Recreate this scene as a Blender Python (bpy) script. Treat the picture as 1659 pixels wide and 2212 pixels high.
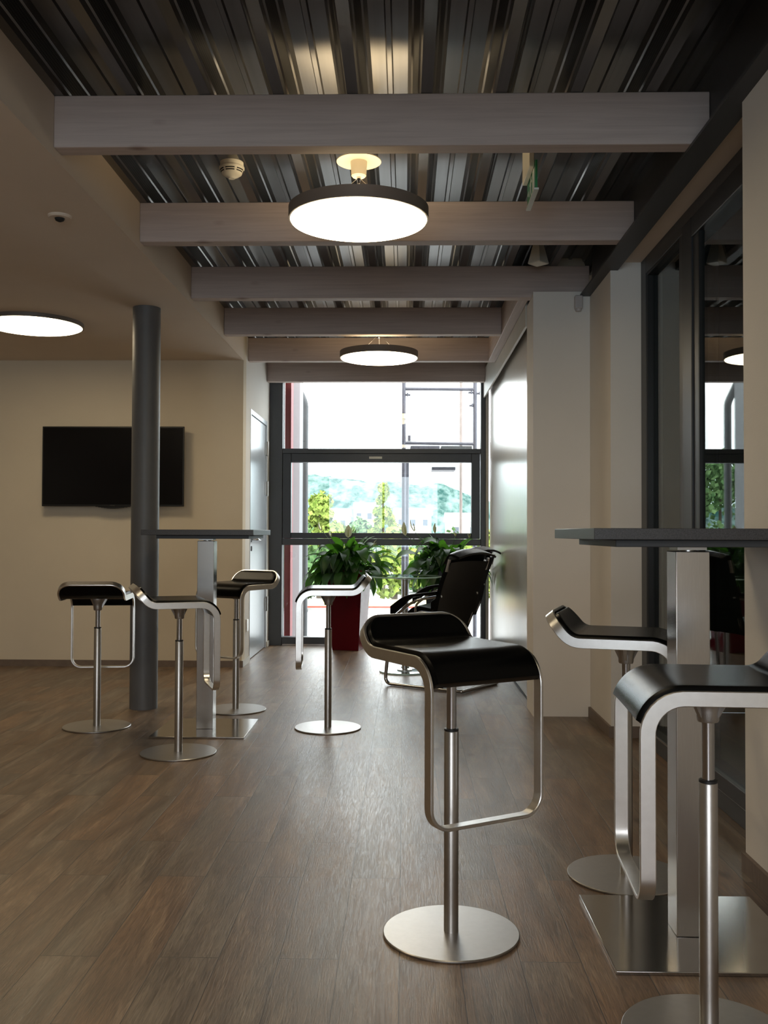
import bpy, bmesh, math, random
from mathutils import Vector, Matrix
R = math.radians
random.seed(7)
C = bpy.context.scene.collection
for o in list(bpy.data.objects):
    bpy.data.objects.remove(o)

# ------------------------------------------------------------------ camera
cam = bpy.data.cameras.new('camera'); camo = bpy.data.objects.new('camera', cam); C.objects.link(camo)
cam.sensor_fit = 'VERTICAL'; cam.sensor_height = 36.0; cam.sensor_width = 27.0
cam.lens = 36.0 * 2080 / 2212
cam.clip_start = 0.05; cam.clip_end = 3000
EYE = 1.10
camo.matrix_world = (Matrix.Translation((0, 0, EYE)) @ Matrix.Rotation(R(1.2428), 4, 'Z')
                     @ Matrix.Rotation(R(90 + 1.2408), 4, 'X') @ Matrix.Rotation(R(0.1892), 4, 'Z'))
bpy.context.scene.camera = camo
def at(px, py, Y):
    """world point at depth Y seen at a pixel of the 1659x2212 frame"""
    d = camo.matrix_world.to_3x3() @ Vector(((px-829.5)/2080, (1106-py)/2080, -1.0))
    return Vector((0, 0, EYE)) + d*(Y/d.y)

# ------------------------------------------------------------------ world, exposure
vs = bpy.context.scene.view_settings
vs.view_transform = 'Standard'; vs.look = 'None'; vs.gamma = 1.0; vs.use_curve_mapping = False
vs.exposure = 0.10
W = bpy.data.worlds.new('world'); bpy.context.scene.world = W; W.use_nodes = True
wn = W.node_tree.nodes; wl = W.node_tree.links; wn.clear()
wo = wn.new('ShaderNodeOutputWorld'); wb = wn.new('ShaderNodeBackground')
tc = wn.new('ShaderNodeTexCoord'); sx = wn.new('ShaderNodeSeparateXYZ'); cr = wn.new('ShaderNodeValToRGB')
cr.color_ramp.elements[0].position = 0.0; cr.color_ramp.elements[0].color = (0.62, 0.76, 0.86, 1)
cr.color_ramp.elements[1].position = 0.16; cr.color_ramp.elements[1].color = (0.98, 0.98, 1.0, 1)
wl.new(tc.outputs['Generated'], sx.inputs[0]); wl.new(sx.outputs['Z'], cr.inputs[0])
wl.new(cr.outputs[0], wb.inputs[0]); wb.inputs[1].default_value = 7.0
wl.new(wb.outputs[0], wo.inputs[0])

def portal(loc, rot, sxx, syy):
    l = bpy.data.lights.new('window_portal', 'AREA'); l.shape = 'RECTANGLE'; l.size = sxx; l.size_y = syy
    l.cycles.is_portal = True
    o = bpy.data.objects.new('window_portal', l); o.location = loc; o.rotation_euler = rot; C.objects.link(o)
portal((-0.26, 9.56, 1.3), (R(-90), 0, 0), 2.1, 2.5)
portal((-0.5, -3.18, 1.475), (R(90), 0, 0), 2.6, 1.95)

LAMP_DOWN, LAMP_UP = 12.5, 6.5

# ------------------------------------------------------------------ materials
def nt(m):
    m.use_nodes = True
    return m.node_tree.nodes, m.node_tree.links, m.node_tree.nodes['Principled BSDF']
def simple(name, col, rough=0.5, metal=0.0, spec=0.5, noise=0.0, nscale=8.0, bump=0.0, bscale=200.0, coat=0.0, stretch=None):
    m = bpy.data.materials.new(name); n, l, b = nt(m)
    b.inputs['Base Color'].default_value = (*col, 1); b.inputs['Roughness'].default_value = rough
    b.inputs['Metallic'].default_value = metal; b.inputs['Specular IOR Level'].default_value = spec
    if coat: b.inputs['Coat Weight'].default_value = coat; b.inputs['Coat Roughness'].default_value = 0.06
    t = n.new('ShaderNodeTexCoord'); mp = n.new('ShaderNodeMapping'); l.new(t.outputs['Object'], mp.inputs[0])
    if stretch: mp.inputs['Scale'].default_value = stretch
    if noise:
        ns = n.new('ShaderNodeTexNoise'); ns.inputs['Scale'].default_value = nscale; ns.inputs['Detail'].default_value = 5
        l.new(mp.outputs[0], ns.inputs['Vector'])
        r = n.new('ShaderNodeValToRGB')
        r.color_ramp.elements[0].position = 0.3; r.color_ramp.elements[1].position = 0.7
        r.color_ramp.elements[0].color = (*[c * (1 - noise) for c in col], 1)
        r.color_ramp.elements[1].color = (*[min(1, c * (1 + noise)) for c in col], 1)
        l.new(ns.outputs['Fac'], r.inputs[0]); l.new(r.outputs[0], b.inputs['Base Color'])
    if bump:
        n2 = n.new('ShaderNodeTexNoise'); n2.inputs['Scale'].default_value = bscale; n2.inputs['Detail'].default_value = 3
        l.new(mp.outputs[0], n2.inputs['Vector'])
        bp = n.new('ShaderNodeBump'); bp.inputs['Strength'].default_value = bump; bp.inputs['Distance'].default_value = 0.002
        l.new(n2.outputs['Fac'], bp.inputs['Height']); l.new(bp.outputs[0], b.inputs['Normal'])
    return m
def emit(name, col, s):
    m = bpy.data.materials.new(name); n, l, b = nt(m)
    b.inputs['Base Color'].default_value = (0.8, 0.8, 0.8, 1)
    b.inputs['Emission Color'].default_value = (*col, 1); b.inputs['Emission Strength'].default_value = s
    return m
def glass(name, tint=(0.95, 0.98, 0.97), ior=1.5, rough=0.0):
    m = bpy.data.materials.new(name); m.use_nodes = True; n = m.node_tree.nodes; l = m.node_tree.links; n.clear()
    o = n.new('ShaderNodeOutputMaterial'); mx = n.new('ShaderNodeMixShader'); tr = n.new('ShaderNodeBsdfTransparent')
    g = n.new('ShaderNodeBsdfGlossy'); f = n.new('ShaderNodeFresnel'); ge = n.new('ShaderNodeNewGeometry'); mr = n.new('ShaderNodeMapRange')
    tr.inputs[0].default_value = (*tint, 1); g.inputs['Roughness'].default_value = rough; mr.inputs[3].default_value = ior; mr.inputs[4].default_value = 1/ior; l.new(ge.outputs['Backfacing'], mr.inputs[0]); l.new(mr.outputs[0], f.inputs[0])
    l.new(f.outputs[0], mx.inputs[0]); l.new(tr.outputs[0], mx.inputs[1]); l.new(g.outputs[0], mx.inputs[2]); l.new(mx.outputs[0], o.inputs[0])
    return m
def wood_beam(name, axis):
    m = bpy.data.materials.new(name); n, l, b = nt(m)
    t = n.new('ShaderNodeTexCoord'); mp = n.new('ShaderNodeMapping'); l.new(t.outputs['Object'], mp.inputs[0])
    sc = [22, 22, 22]; sc[axis] = 0.9; mp.inputs['Scale'].default_value = sc
    n1 = n.new('ShaderNodeTexNoise'); n1.inputs['Scale'].default_value = 2.2; n1.inputs['Detail'].default_value = 8; n1.inputs['Roughness'].default_value = 0.6
    n1.inputs['Distortion'].default_value = 0.6; l.new(mp.outputs[0], n1.inputs['Vector'])
    r = n.new('ShaderNodeValToRGB'); e = r.color_ramp.elements
    e[0].position = 0.30; e[0].color = (0.44, 0.355, 0.315, 1); e[1].position = 0.68; e[1].color = (0.55, 0.45, 0.405, 1)
    l.new(n1.outputs['Fac'], r.inputs[0])
    # knots
    mp2 = n.new('ShaderNodeMapping'); s2 = [5, 5, 5]; s2[axis] = 2.2; mp2.inputs['Scale'].default_value = s2; l.new(t.outputs['Object'], mp2.inputs[0])
    vo = n.new('ShaderNodeTexVoronoi'); vo.inputs['Scale'].default_value = 0.8; l.new(mp2.outputs[0], vo.inputs['Vector'])
    r2 = n.new('ShaderNodeValToRGB'); r2.color_ramp.elements[0].position = 0.03; r2.color_ramp.elements[0].color = (0.5, 0.42, 0.4, 1)
    r2.color_ramp.elements[1].position = 0.10; r2.color_ramp.elements[1].color = (1, 1, 1, 1); l.new(vo.outputs['Distance'], r2.inputs[0])
    mx = n.new('ShaderNodeMixRGB'); mx.blend_type = 'MULTIPLY'; mx.inputs[0].default_value = 1
    l.new(r.outputs[0], mx.inputs[1]); l.new(r2.outputs[0], mx.inputs[2]); l.new(mx.outputs[0], b.inputs['Base Color'])
    b.inputs['Roughness'].default_value = 0.6
    bp = n.new('ShaderNodeBump'); bp.inputs['Strength'].default_value = 0.12; bp.inputs['Distance'].default_value = 0.002
    l.new(n1.outputs['Fac'], bp.inputs['Height']); l.new(bp.outputs[0], b.inputs['Normal'])
    return m
def floor_mat():
    m = bpy.data.materials.new('vinyl_planks'); n, l, b = nt(m)
    t = n.new('ShaderNodeTexCoord')
    mp = n.new('ShaderNodeMapping'); mp.inputs['Rotation'].default_value = (0, 0, R(90)); mp.inputs['Location'].default_value = (0.3, 0.011, 0)
    l.new(t.outputs['Object'], mp.inputs[0])
    br = n.new('ShaderNodeTexBrick'); br.offset = 0.37; br.offset_frequency = 2; br.squash = 1
    br.inputs['Scale'].default_value = 1; br.inputs['Brick Width'].default_value = 0.93; br.inputs['Row Height'].default_value = 0.1557
    br.inputs['Mortar Size'].default_value = 0.0014; br.inputs['Mortar Smooth'].default_value = 0.2; br.inputs['Bias'].default_value = 0
    br.inputs['Color1'].default_value = (0, 0, 0, 1); br.inputs['Color2'].default_value = (1, 1, 1, 1); br.inputs['Mortar'].default_value = (0.5, 0.5, 0.5, 1)
    l.new(mp.outputs[0], br.inputs['Vector'])
    # offset the grain per plank
    ad = n.new('ShaderNodeVectorMath'); ad.operation = 'MULTIPLY_ADD'; ad.inputs[1].default_value = (0.9, 1.7, 0.6)
    l.new(br.outputs['Color'], ad.inputs[0]); l.new(t.outputs['Object'], ad.inputs[2])
    mg = n.new('ShaderNodeMapping'); mg.inputs['Scale'].default_value = (10, 1.5, 10); l.new(ad.outputs[0], mg.inputs[0])
    n1 = n.new('ShaderNodeTexNoise'); n1.inputs['Scale'].default_value = 1.0; n1.inputs['Detail'].default_value = 7; n1.inputs['Roughness'].default_value = 0.62; n1.inputs['Distortion'].default_value = 1.1
    l.new(mg.outputs[0], n1.inputs['Vector'])
    mf = n.new('ShaderNodeMapping'); mf.inputs['Scale'].default_value = (150, 9, 150); l.new(ad.outputs[0], mf.inputs[0])
    n2 = n.new('ShaderNodeTexNoise'); n2.inputs['Scale'].default_value = 1.0; n2.inputs['Detail'].default_value = 5; n2.inputs['Distortion'].default_value = 1.6; l.new(mf.outputs[0], n2.inputs['Vector'])
    r1 = n.new('ShaderNodeValToRGB'); e = r1.color_ramp.elements
    e[0].position = 0.28; e[0].color = (0.100, 0.068, 0.046, 1); e[1].position = 0.72; e[1].color = (0.29, 0.225, 0.165, 1)
    k = e.new(0.5); k.color = (0.180, 0.132, 0.094, 1)
    l.new(n1.outputs['Fac'], r1.inputs[0])
    r2 = n.new('ShaderNodeValToRGB'); r2.color_ramp.elements[0].position = 0.35; r2.color_ramp.elements[0].color = (0.66, 0.66, 0.66, 1)
    r2.color_ramp.elements[1].position = 0.65; r2.color_ramp.elements[1].color = (1.2, 1.2, 1.2, 1); l.new(n2.outputs['Fac'], r2.inputs[0])
    m1 = n.new('ShaderNodeMixRGB'); m1.blend_type = 'MULTIPLY'; m1.inputs[0].default_value = 1; l.new(r1.outputs[0], m1.inputs[1]); l.new(r2.outputs[0], m1.inputs[2])
    # large reddish / greyish drift
    mb = n.new('ShaderNodeMapping'); mb.inputs['Scale'].default_value = (3.2, 0.9, 1); l.new(ad.outputs[0], mb.inputs[0])
    n3 = n.new('ShaderNodeTexNoise'); n3.inputs['Scale'].default_value = 1.0; n3.inputs['Detail'].default_value = 3; l.new(mb.outputs[0], n3.inputs['Vector'])
    r3 = n.new('ShaderNodeValToRGB'); r3.color_ramp.elements[0].position = 0.35; r3.color_ramp.elements[0].color = (1.15, 0.97, 0.82, 1)
    r3.color_ramp.elements[1].position = 0.62; r3.color_ramp.elements[1].color = (0.95, 1.0, 1.04, 1); l.new(n3.outputs['Fac'], r3.inputs[0])
    m2 = n.new('ShaderNodeMixRGB'); m2.blend_type = 'MULTIPLY'; m2.inputs[0].default_value = 1; l.new(m1.outputs[0], m2.inputs[1]); l.new(r3.outputs[0], m2.inputs[2])
    # knots
    mk = n.new('ShaderNodeMapping'); mk.inputs['Scale'].default_value = (3.6, 1.9, 1); l.new(ad.outputs[0], mk.inputs[0])
    vo = n.new('ShaderNodeTexVoronoi'); vo.inputs['Scale'].default_value = 1; l.new(mk.outputs[0], vo.inputs['Vector'])
    r4 = n.new('ShaderNodeValToRGB'); r4.color_ramp.elements[0].position = 0.02; r4.color_ramp.elements[0].color = (0.42, 0.33, 0.28, 1)
    r4.color_ramp.elements[1].position = 0.10; r4.color_ramp.elements[1].color = (1, 1, 1, 1); l.new(vo.outputs['Distance'], r4.inputs[0])
    m3 = n.new('ShaderNodeMixRGB'); m3.blend_type = 'MULTIPLY'; m3.inputs[0].default_value = 1; l.new(m2.outputs[0], m3.inputs[1]); l.new(r4.outputs[0], m3.inputs[2])
    m4 = n.new('ShaderNodeMixRGB'); m4.blend_type = 'MIX'; m4.inputs[2].default_value = (0.06, 0.045, 0.035, 1)
    l.new(br.outputs['Fac'], m4.inputs[0]); l.new(m3.outputs[0], m4.inputs[1]); l.new(m4.outputs[0], b.inputs['Base Color'])
    rr = n.new('ShaderNodeMapRange'); rr.inputs[1].default_value = 0.3; rr.inputs[2].default_value = 0.7; rr.inputs[3].default_value = 0.30; rr.inputs[4].default_value = 0.44
    l.new(n2.outputs['Fac'], rr.inputs[0]); l.new(rr.outputs[0], b.inputs['Roughness'])
    sb = n.new('ShaderNodeMath'); sb.operation = 'SUBTRACT'; l.new(n2.outputs['Fac'], sb.inputs[0])
    ms = n.new('ShaderNodeMath'); ms.operation = 'MULTIPLY'; ms.inputs[1].default_value = 2.0; l.new(br.outputs['Fac'], ms.inputs[0]); l.new(ms.outputs[0], sb.inputs[1])
    bp = n.new('ShaderNodeBump'); bp.inputs['Strength'].default_value = 0.38; bp.inputs['Distance'].default_value = 0.0014
    l.new(sb.outputs[0], bp.inputs['Height']); l.new(bp.outputs[0], b.inputs['Normal'])
    b.inputs['Specular IOR Level'].default_value = 0.55
    return m
def deck_mat():
    m = bpy.data.materials.new('galvanised_deck'); n, l, b = nt(m)
    t = n.new('ShaderNodeTexCoord'); mp = n.new('ShaderNodeMapping'); mp.inputs['Scale'].default_value = (30, 0.8, 30); l.new(t.outputs['Object'], mp.inputs[0])
    ns = n.new('ShaderNodeTexNoise'); ns.inputs['Scale'].default_value = 1; ns.inputs['Detail'].default_value = 4; l.new(mp.outputs[0], ns.inputs['Vector'])
    r = n.new('ShaderNodeValToRGB'); r.color_ramp.elements[0].color = (0.13, 0.125, 0.12, 1); r.color_ramp.elements[1].color = (0.22, 0.213, 0.208, 1)
    l.new(ns.outputs['Fac'], r.inputs[0]); l.new(r.outputs[0], b.inputs['Base Color'])
    b.inputs['Metallic'].default_value = 0.9; b.inputs['Roughness'].default_value = 0.28
    return m
def perf_mat():
    m = bpy.data.materials.new('perforated_web'); n, l, b = nt(m)
    t = n.new('ShaderNodeTexCoord'); sp = n.new('ShaderNodeSeparateXYZ'); l.new(t.outputs['Object'], sp.inputs[0])
    w = n.new('ShaderNodeTexWave'); w.bands_direction = 'Z'; w.inputs['Scale'].default_value = 32; l.new(t.outputs['Object'], w.inputs['Vector'])
    w2 = n.new('ShaderNodeTexWave'); w2.bands_direction = 'Y'; w2.inputs['Scale'].default_value = 32; l.new(t.outputs['Object'], w2.inputs['Vector'])
    mu = n.new('ShaderNodeMath'); mu.operation = 'MULTIPLY'; l.new(w.outputs['Fac'], mu.inputs[0]); l.new(w2.outputs['Fac'], mu.inputs[1])
    r = n.new('ShaderNodeValToRGB'); r.color_ramp.elements[0].position = 0.25; r.color_ramp.elements[0].color = (0.09, 0.088, 0.085, 1)
    r.color_ramp.elements[1].position = 0.45; r.color_ramp.elements[1].color = (0.008, 0.008, 0.008, 1)
    l.new(mu.outputs[0], r.inputs[0]); l.new(r.outputs[0], b.inputs['Base Color'])
    b.inputs['Metallic'].default_value = 0.7; b.inputs['Roughness'].default_value = 0.35
    return m
def hill_mat(name, c1, c2, sc, flat=1.0):
    m = bpy.data.materials.new(name); n, l, b = nt(m)
    t = n.new('ShaderNodeTexCoord'); ns = n.new('ShaderNodeTexNoise'); ns.inputs['Scale'].default_value = sc; ns.inputs['Detail'].default_value = 8; ns.inputs['Roughness'].default_value = 0.7
    mp = n.new('ShaderNodeMapping'); mp.inputs['Scale'].default_value = (1, flat, 1.2); l.new(t.outputs['Object'], mp.inputs[0]); l.new(mp.outputs[0], ns.inputs['Vector']); r = n.new('ShaderNodeValToRGB')
    r.color_ramp.elements[0].position = 0.38; r.color_ramp.elements[0].color = (*c1, 1); r.color_ramp.elements[1].position = 0.62; r.color_ramp.elements[1].color = (*c2, 1)
    l.new(ns.outputs['Fac'], r.inputs[0]); l.new(r.outputs[0], b.inputs['Base Color']); b.inputs['Roughness'].default_value = 1; b.inputs['Specular IOR Level'].default_value = 0
    return m
def leaf_mat():
    m = bpy.data.materials.new('lily_leaf'); n, l, b = nt(m)
    t = n.new('ShaderNodeTexCoord'); ns = n.new('ShaderNodeTexNoise'); ns.inputs['Scale'].default_value = 6; l.new(t.outputs['Object'], ns.inputs['Vector'])
    r = n.new('ShaderNodeValToRGB'); r.color_ramp.elements[0].position = 0.35; r.color_ramp.elements[0].color = (0.007, 0.028, 0.007, 1)
    r.color_ramp.elements[1].position = 0.7; r.color_ramp.elements[1].color = (0.020, 0.072, 0.013, 1)
    l.new(ns.outputs['Fac'], r.inputs[0]); l.new(r.outputs[0], b.inputs['Base Color'])
    b.inputs['Roughness'].default_value = 0.5
    o = [x for x in n if x.type == 'OUTPUT_MATERIAL'][0]
    tl = n.new('ShaderNodeBsdfTranslucent'); tl.inputs[0].default_value = (0.10, 0.30, 0.02, 1)
    mx = n.new('ShaderNodeMixShader'); mx.inputs[0].default_value = 0.3
    l.new(b.outputs[0], mx.inputs[1]); l.new(tl.outputs[0], mx.inputs[2]); l.new(mx.outputs[0], o.inputs[0])
    return m

M = dict(
    wall=simple('plaster_wall', (0.69, 0.60, 0.465), 0.85, spec=0.2, noise=0.02, nscale=3, bump=0.3, bscale=350),
    wallw=simple('white_render', (0.76, 0.715, 0.66), 0.8, spec=0.2, noise=0.02, nscale=3, bump=0.3, bscale=350),
    soffit=simple('plaster_soffit', (0.74, 0.63, 0.52), 0.9, spec=0.15, noise=0.02, nscale=2, bump=0.2, bscale=300),
    floor=floor_mat(), deck=deck_mat(), perf=perf_mat(),
    beamx=wood_beam('whitewashed_wood', 0), beamy=wood_beam('whitewashed_wood_long', 1),
    steel_dark=simple('dark_painted_steel', (0.045, 0.045, 0.047), 0.5, noise=0.08, nscale=5),
    frame=simple('anthracite_frame', (0.055, 0.058, 0.063), 0.42, noise=0.05, nscale=6),
    frame_d=simple('anthracite_sash', (0.028, 0.030, 0.034), 0.4, noise=0.05, nscale=6),
    rubber=simple('black_seal', (0.006, 0.006, 0.006), 0.5, noise=0.1),
    glass=glass('window_glass'), glass_r=glass('partition_glass', (0.75, 0.80, 0.78), 1.55),
    glass_t=glass('table_glass', (0.90, 0.97, 0.95), 1.25), glass_edge=simple('glass_edge', (0.55, 0.75, 0.70), 0.15, noise=0.15),
    base=simple('baseboard_wood', (0.17, 0.125, 0.095), 0.5, noise=0.15, nscale=12, stretch=(1, 8, 1)),
    nickel=simple('brushed_nickel', (0.47, 0.455, 0.435), 0.34, metal=1, noise=0.03, nscale=60, bump=0.05, bscale=500),
    nickel_m=simple('matt_nickel', (0.46, 0.45, 0.44), 0.36, metal=1, noise=0.03, nscale=60, bump=0.06, bscale=600),
    bar_metal=simple('satin_bar_steel', (0.74, 0.73, 0.71), 0.30, metal=1, noise=0.03, nscale=60, bump=0.05, bscale=600),
    chrome=simple('polished_chrome', (0.48, 0.48, 0.49), 0.12, metal=1, noise=0.03, nscale=40),
    plate=simple('polished_plate', (0.40, 0.385, 0.365), 0.14, metal=1, noise=0.05, nscale=9),
    cast=simple('cast_aluminium', (0.42, 0.40, 0.38), 0.42, metal=1, noise=0.06, nscale=80, bump=0.2, bscale=600),
    leather=simple('black_leather', (0.002, 0.002, 0.002), 0.26, spec=0.12, noise=0.1, bump=0.12, bscale=700),
    plastic=simple('black_plastic', (0.012, 0.012, 0.012), 0.5, noise=0.1),
    top=simple('dark_laminate', (0.040, 0.038, 0.040), 0.42, noise=0.5, nscale=320),
    brushed=simple('brushed_post', (0.50, 0.485, 0.465), 0.24, metal=1, noise=0.06, nscale=30, stretch=(40, 40, 0.6)),
    column=simple('grey_column_paint', (0.115, 0.115, 0.117), 0.48, noise=0.04, nscale=10, bump=0.15, bscale=400),
    screen=simple('tv_screen', (0.004, 0.004, 0.005), 0.16, spec=0.35, noise=0.1),
    tvframe=simple('tv_bezel', (0.010, 0.010, 0.010), 0.3, noise=0.1),
    rim=simple('lamp_rim', (0.17, 0.145, 0.125), 0.55, metal=0.2, noise=0.05),
    white_p=simple('white_plastic', (0.72, 0.69, 0.60), 0.45, noise=0.03),
    cream_p=simple('cream_plastic', (0.46, 0.41, 0.32), 0.5, noise=0.03),
    dark_slot=simple('dark_slot', (0.01, 0.01, 0.01), 0.8, noise=0.1),
    lamp=emit('lamp_diffuser', (1.0, 0.82, 0.54), LAMP_DOWN), lampup=emit('lamp_uplight', (1.0, 0.78, 0.47), LAMP_UP),
    door=simple('silver_door', (0.46, 0.48, 0.50), 0.30, metal=0.55, noise=0.03, nscale=40, bump=0.04, bscale=300),
    panel=simple('metallic_sliding_panel', (0.56, 0.52, 0.47), 0.25, metal=0.35, noise=0.05, nscale=14, stretch=(6, 6, 0.5)),
    trimw=simple('pale_trim', (0.55, 0.52, 0.45), 0.45, noise=0.03),
    red=simple('red_gloss_planter', (0.085, 0.003, 0.007), 0.22, spec=0.15, noise=0.06, nscale=3, bump=1.0, bscale=9),
    black_planter=simple('black_gloss_planter', (0.008, 0.008, 0.009), 0.2, noise=0.1),
    soil=simple('soil', (0.03, 0.02, 0.014), 0.95, noise=0.4, nscale=60, bump=1, bscale=90),
    leaf=leaf_mat(), spathe=simple('white_spathe', (0.62, 0.66, 0.45), 0.5, noise=0.12, nscale=20),
    spadix=simple('spadix', (0.30, 0.33, 0.10), 0.8, noise=0.2, nscale=200), stem=simple('plant_stem', (0.05, 0.13, 0.03), 0.5, noise=0.2),
    redclad=simple('red_cladding', (0.19, 0.010, 0.016), 0.6, noise=0.08), redclad_lit=simple('red_cladding_lit', (0.085, 0.058, 0.064), 0.7, noise=0.06), whiteclad=simple('white_cladding', (0.16, 0.16, 0.17), 0.6, noise=0.03),  # greyish pink: skylight on the red side face put into the colour
    pipe=simple('zinc_pipe', (0.06, 0.062, 0.066), 0.5, metal=0.2, noise=0.12, nscale=12),
    scaf=simple('scaffold_steel', (0.08, 0.077, 0.095), 0.5, metal=0.3, noise=0.15, nscale=15),
    yellow=simple('yellow_paint', (0.75, 0.66, 0.30), 0.5, noise=0.05), redp=simple('red_paint', (0.50, 0.05, 0.03), 0.5, noise=0.05),
    concrete=simple('pale_paving', (0.42, 0.42, 0.42), 0.9, noise=0.06, nscale=0.5), grass=hill_mat('grass', (0.10, 0.18, 0.05), (0.20, 0.28, 0.09), 0.6),
    hill=hill_mat('forested_hill', (0.02, 0.058, 0.052), (0.15, 0.215, 0.20), 0.15, 0.08),
    tree_y=hill_mat('tree_leaves_light', (0.11, 0.17, 0.03), (0.30, 0.36, 0.09), 1.6), tree_g=hill_mat('tree_leaves_green', (0.06, 0.13, 0.05), (0.17, 0.27, 0.11), 1.2),
    bark=simple('bark', (0.09, 0.07, 0.05), 0.9, noise=0.3, nscale=20), house=simple('house_render', (0.50, 0.50, 0.50), 0.9, noise=0.03),
    roof=simple('roof_tile', (0.25, 0.20, 0.18), 0.8, noise=0.2, nscale=6), pane=simple('house_pane', (0.06, 0.07, 0.09), 0.2, noise=0.1),
    green=simple('exit_green', (0.02, 0.22, 0.08), 0.35, noise=0.04), signw=simple('exit_white', (0.65, 0.70, 0.66), 0.4, noise=0.03),
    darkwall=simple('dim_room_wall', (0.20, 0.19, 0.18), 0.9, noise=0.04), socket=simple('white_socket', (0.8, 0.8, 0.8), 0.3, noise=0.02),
    polycarb=simple('translucent_sensor_cover', (0.50, 0.46, 0.45), 0.3, noise=0.05),
)

# ------------------------------------------------------------------ mesh helpers
def mesh_obj(name, bm, mat, parent=None, smooth=False, mats=None, bevel=0.0):
    me = bpy.data.meshes.new(name)
    bmesh.ops.recalc_face_normals(bm, faces=bm.faces[:])
    bm.to_mesh(me); bm.free()
    for mm in (mats or [mat]): me.materials.append(mm)
    if smooth:
        for p in me.polygons: p.use_smooth = True
        try: me.set_sharp_from_angle(angle=R(40))
        except Exception: pass
    o = bpy.data.objects.new(name, me); C.objects.link(o)
    if parent: o.parent = parent
    if bevel:
        b = o.modifiers.new('bevel', 'BEVEL'); b.width = bevel; b.segments = 3; b.limit_method = 'ANGLE'; b.angle_limit = R(40)
        for p in me.polygons: p.use_smooth = True
        try: me.set_sharp_from_angle(angle=R(40))
        except Exception: pass
    return o
def box(bm, x0, x1, y0, y1, z0, z1, mi=0):
    v = [bm.verts.new(p) for p in ((x0,y0,z0),(x1,y0,z0),(x1,y1,z0),(x0,y1,z0),(x0,y0,z1),(x1,y0,z1),(x1,y1,z1),(x0,y1,z1))]
    for f in ((3,2,1,0),(4,5,6,7),(0,1,5,4),(1,2,6,5),(2,3,7,6),(3,0,4,7)):
        fc = bm.faces.new([v[i] for i in f]); fc.material_index = mi
def boxo(name, mat, x0, x1, y0, y1, z0, z1, parent=None, bevel=0.0):
    bm = bmesh.new(); box(bm, x0, x1, y0, y1, z0, z1)
    return mesh_obj(name, bm, mat, parent, bevel=bevel)
def lathe(bm, prof, seg=48, cx=0, cy=0):
    rings = []
    for r, z in prof:
        if r < 1e-6: rings.append([bm.verts.new((cx, cy, z))])
        else: rings.append([bm.verts.new((cx + r*math.cos(2*math.pi*i/seg), cy + r*math.sin(2*math.pi*i/seg), z)) for i in range(seg)])
    for a, b in zip(rings, rings[1:]):
        for i in range(seg):
            j = (i+1) % seg
            if len(a) == 1 and len(b) == 1: continue
            if len(a) == 1: bm.faces.new((a[0], b[j], b[i]))
            elif len(b) == 1: bm.faces.new((a[i], a[j], b[0]))
            else: bm.faces.new((a[i], a[j], b[j], b[i]))
    for rg, flip in ((rings[0], True), (rings[-1], False)):
        if len(rg) > 1: bm.faces.new(rg[::-1] if flip else rg)
def fillet(pts, r, n=8):
    pts = [Vector(p) for p in pts]; out = [pts[0]]
    for i in range(1, len(pts)-1):
        a, b, c = pts[i-1], pts[i], pts[i+1]
        d1 = (a-b); d2 = (c-b); rr = min(r, d1.length*0.49, d2.length*0.49)
        d1.normalize(); d2.normalize(); p1 = b + d1*rr; p2 = b + d2*rr
        for k in range(n+1):
            t = k/n; out.append(p1*(1-t)**2 + b*2*t*(1-t) + p2*t*t)
    out.append(pts[-1]); return out
def tube(bm, pts, r, seg=12, close=False, sx=1.0, sy=1.0, up=Vector((0, 0, 1))):
    pts = [Vector(p) for p in pts]; n = len(pts); rings = []
    prev = None
    for i, p in enumerate(pts):
        a = pts[(i-1) % n] if (close or i > 0) else p; b = pts[(i+1) % n] if (close or i < n-1) else p
        t = (b-a).normalized()
        if prev is None:
            u = up if abs(t.dot(up)) < 0.9 else Vector((1, 0, 0))
            nx = t.cross(u).normalized()
        else:
            nx = (prev - t*prev.dot(t)).normalized()
        prev = nx; ny = t.cross(nx).normalized()
        rr = r(i/(n-1)) if callable(r) else r
        rings.append([bm.verts.new(p + nx*rr*sx*math.cos(2*math.pi*k/seg) + ny*rr*sy*math.sin(2*math.pi*k/seg)) for k in range(seg)])
    m = n if close else n-1
    for i in range(m):
        a = rings[i]; b = rings[(i+1) % n]
        for k in range(seg):
            j = (k+1) % seg; bm.faces.new((a[k], a[j], b[j], b[k]))
    if not close:
        bm.faces.new(rings[0][::-1]); bm.faces.new(rings[-1])
def tag(o, label, cat, group=None, kind=None):
    o['label'] = label; o['category'] = cat
    if group: o['group'] = group
    if kind: o['kind'] = kind
    return o
def struct(o, label=None, cat=None):
    o['kind'] = 'structure'
    if label: o['label'] = label
    if cat: o['category'] = cat
    return o
def empty(name, loc=(0, 0, 0), rz=0.0):
    o = bpy.data.objects.new(name, None); o.empty_display_size = 0.1; C.objects.link(o)
    o.location = loc; o.rotation_euler = (0, 0, rz); return o
def copy_thing(root, loc, rz):
    r = root.copy(); C.objects.link(r); r.location = loc; r.rotation_euler = (0, 0, rz)
    for ch in list(root.children):
        c = ch.copy(); C.objects.link(c); c.parent = r
        for g in list(ch.children):
            d = g.copy(); C.objects.link(d); d.parent = c
    return r

# ------------------------------------------------------------------ shell
XL = -1.329; SOF = 2.514; DK = 2.7465; DKH = 0.11; YW = 9.42; YT = 7.858; YE = 9.60; ZB = 2.549
bm = bmesh.new(); box(bm, -6, 1.40, -3.2, YE, -0.15, 0); struct(mesh_obj('floor', bm, M['floor']), 'grey brown wood plank floor', 'floor')
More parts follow.
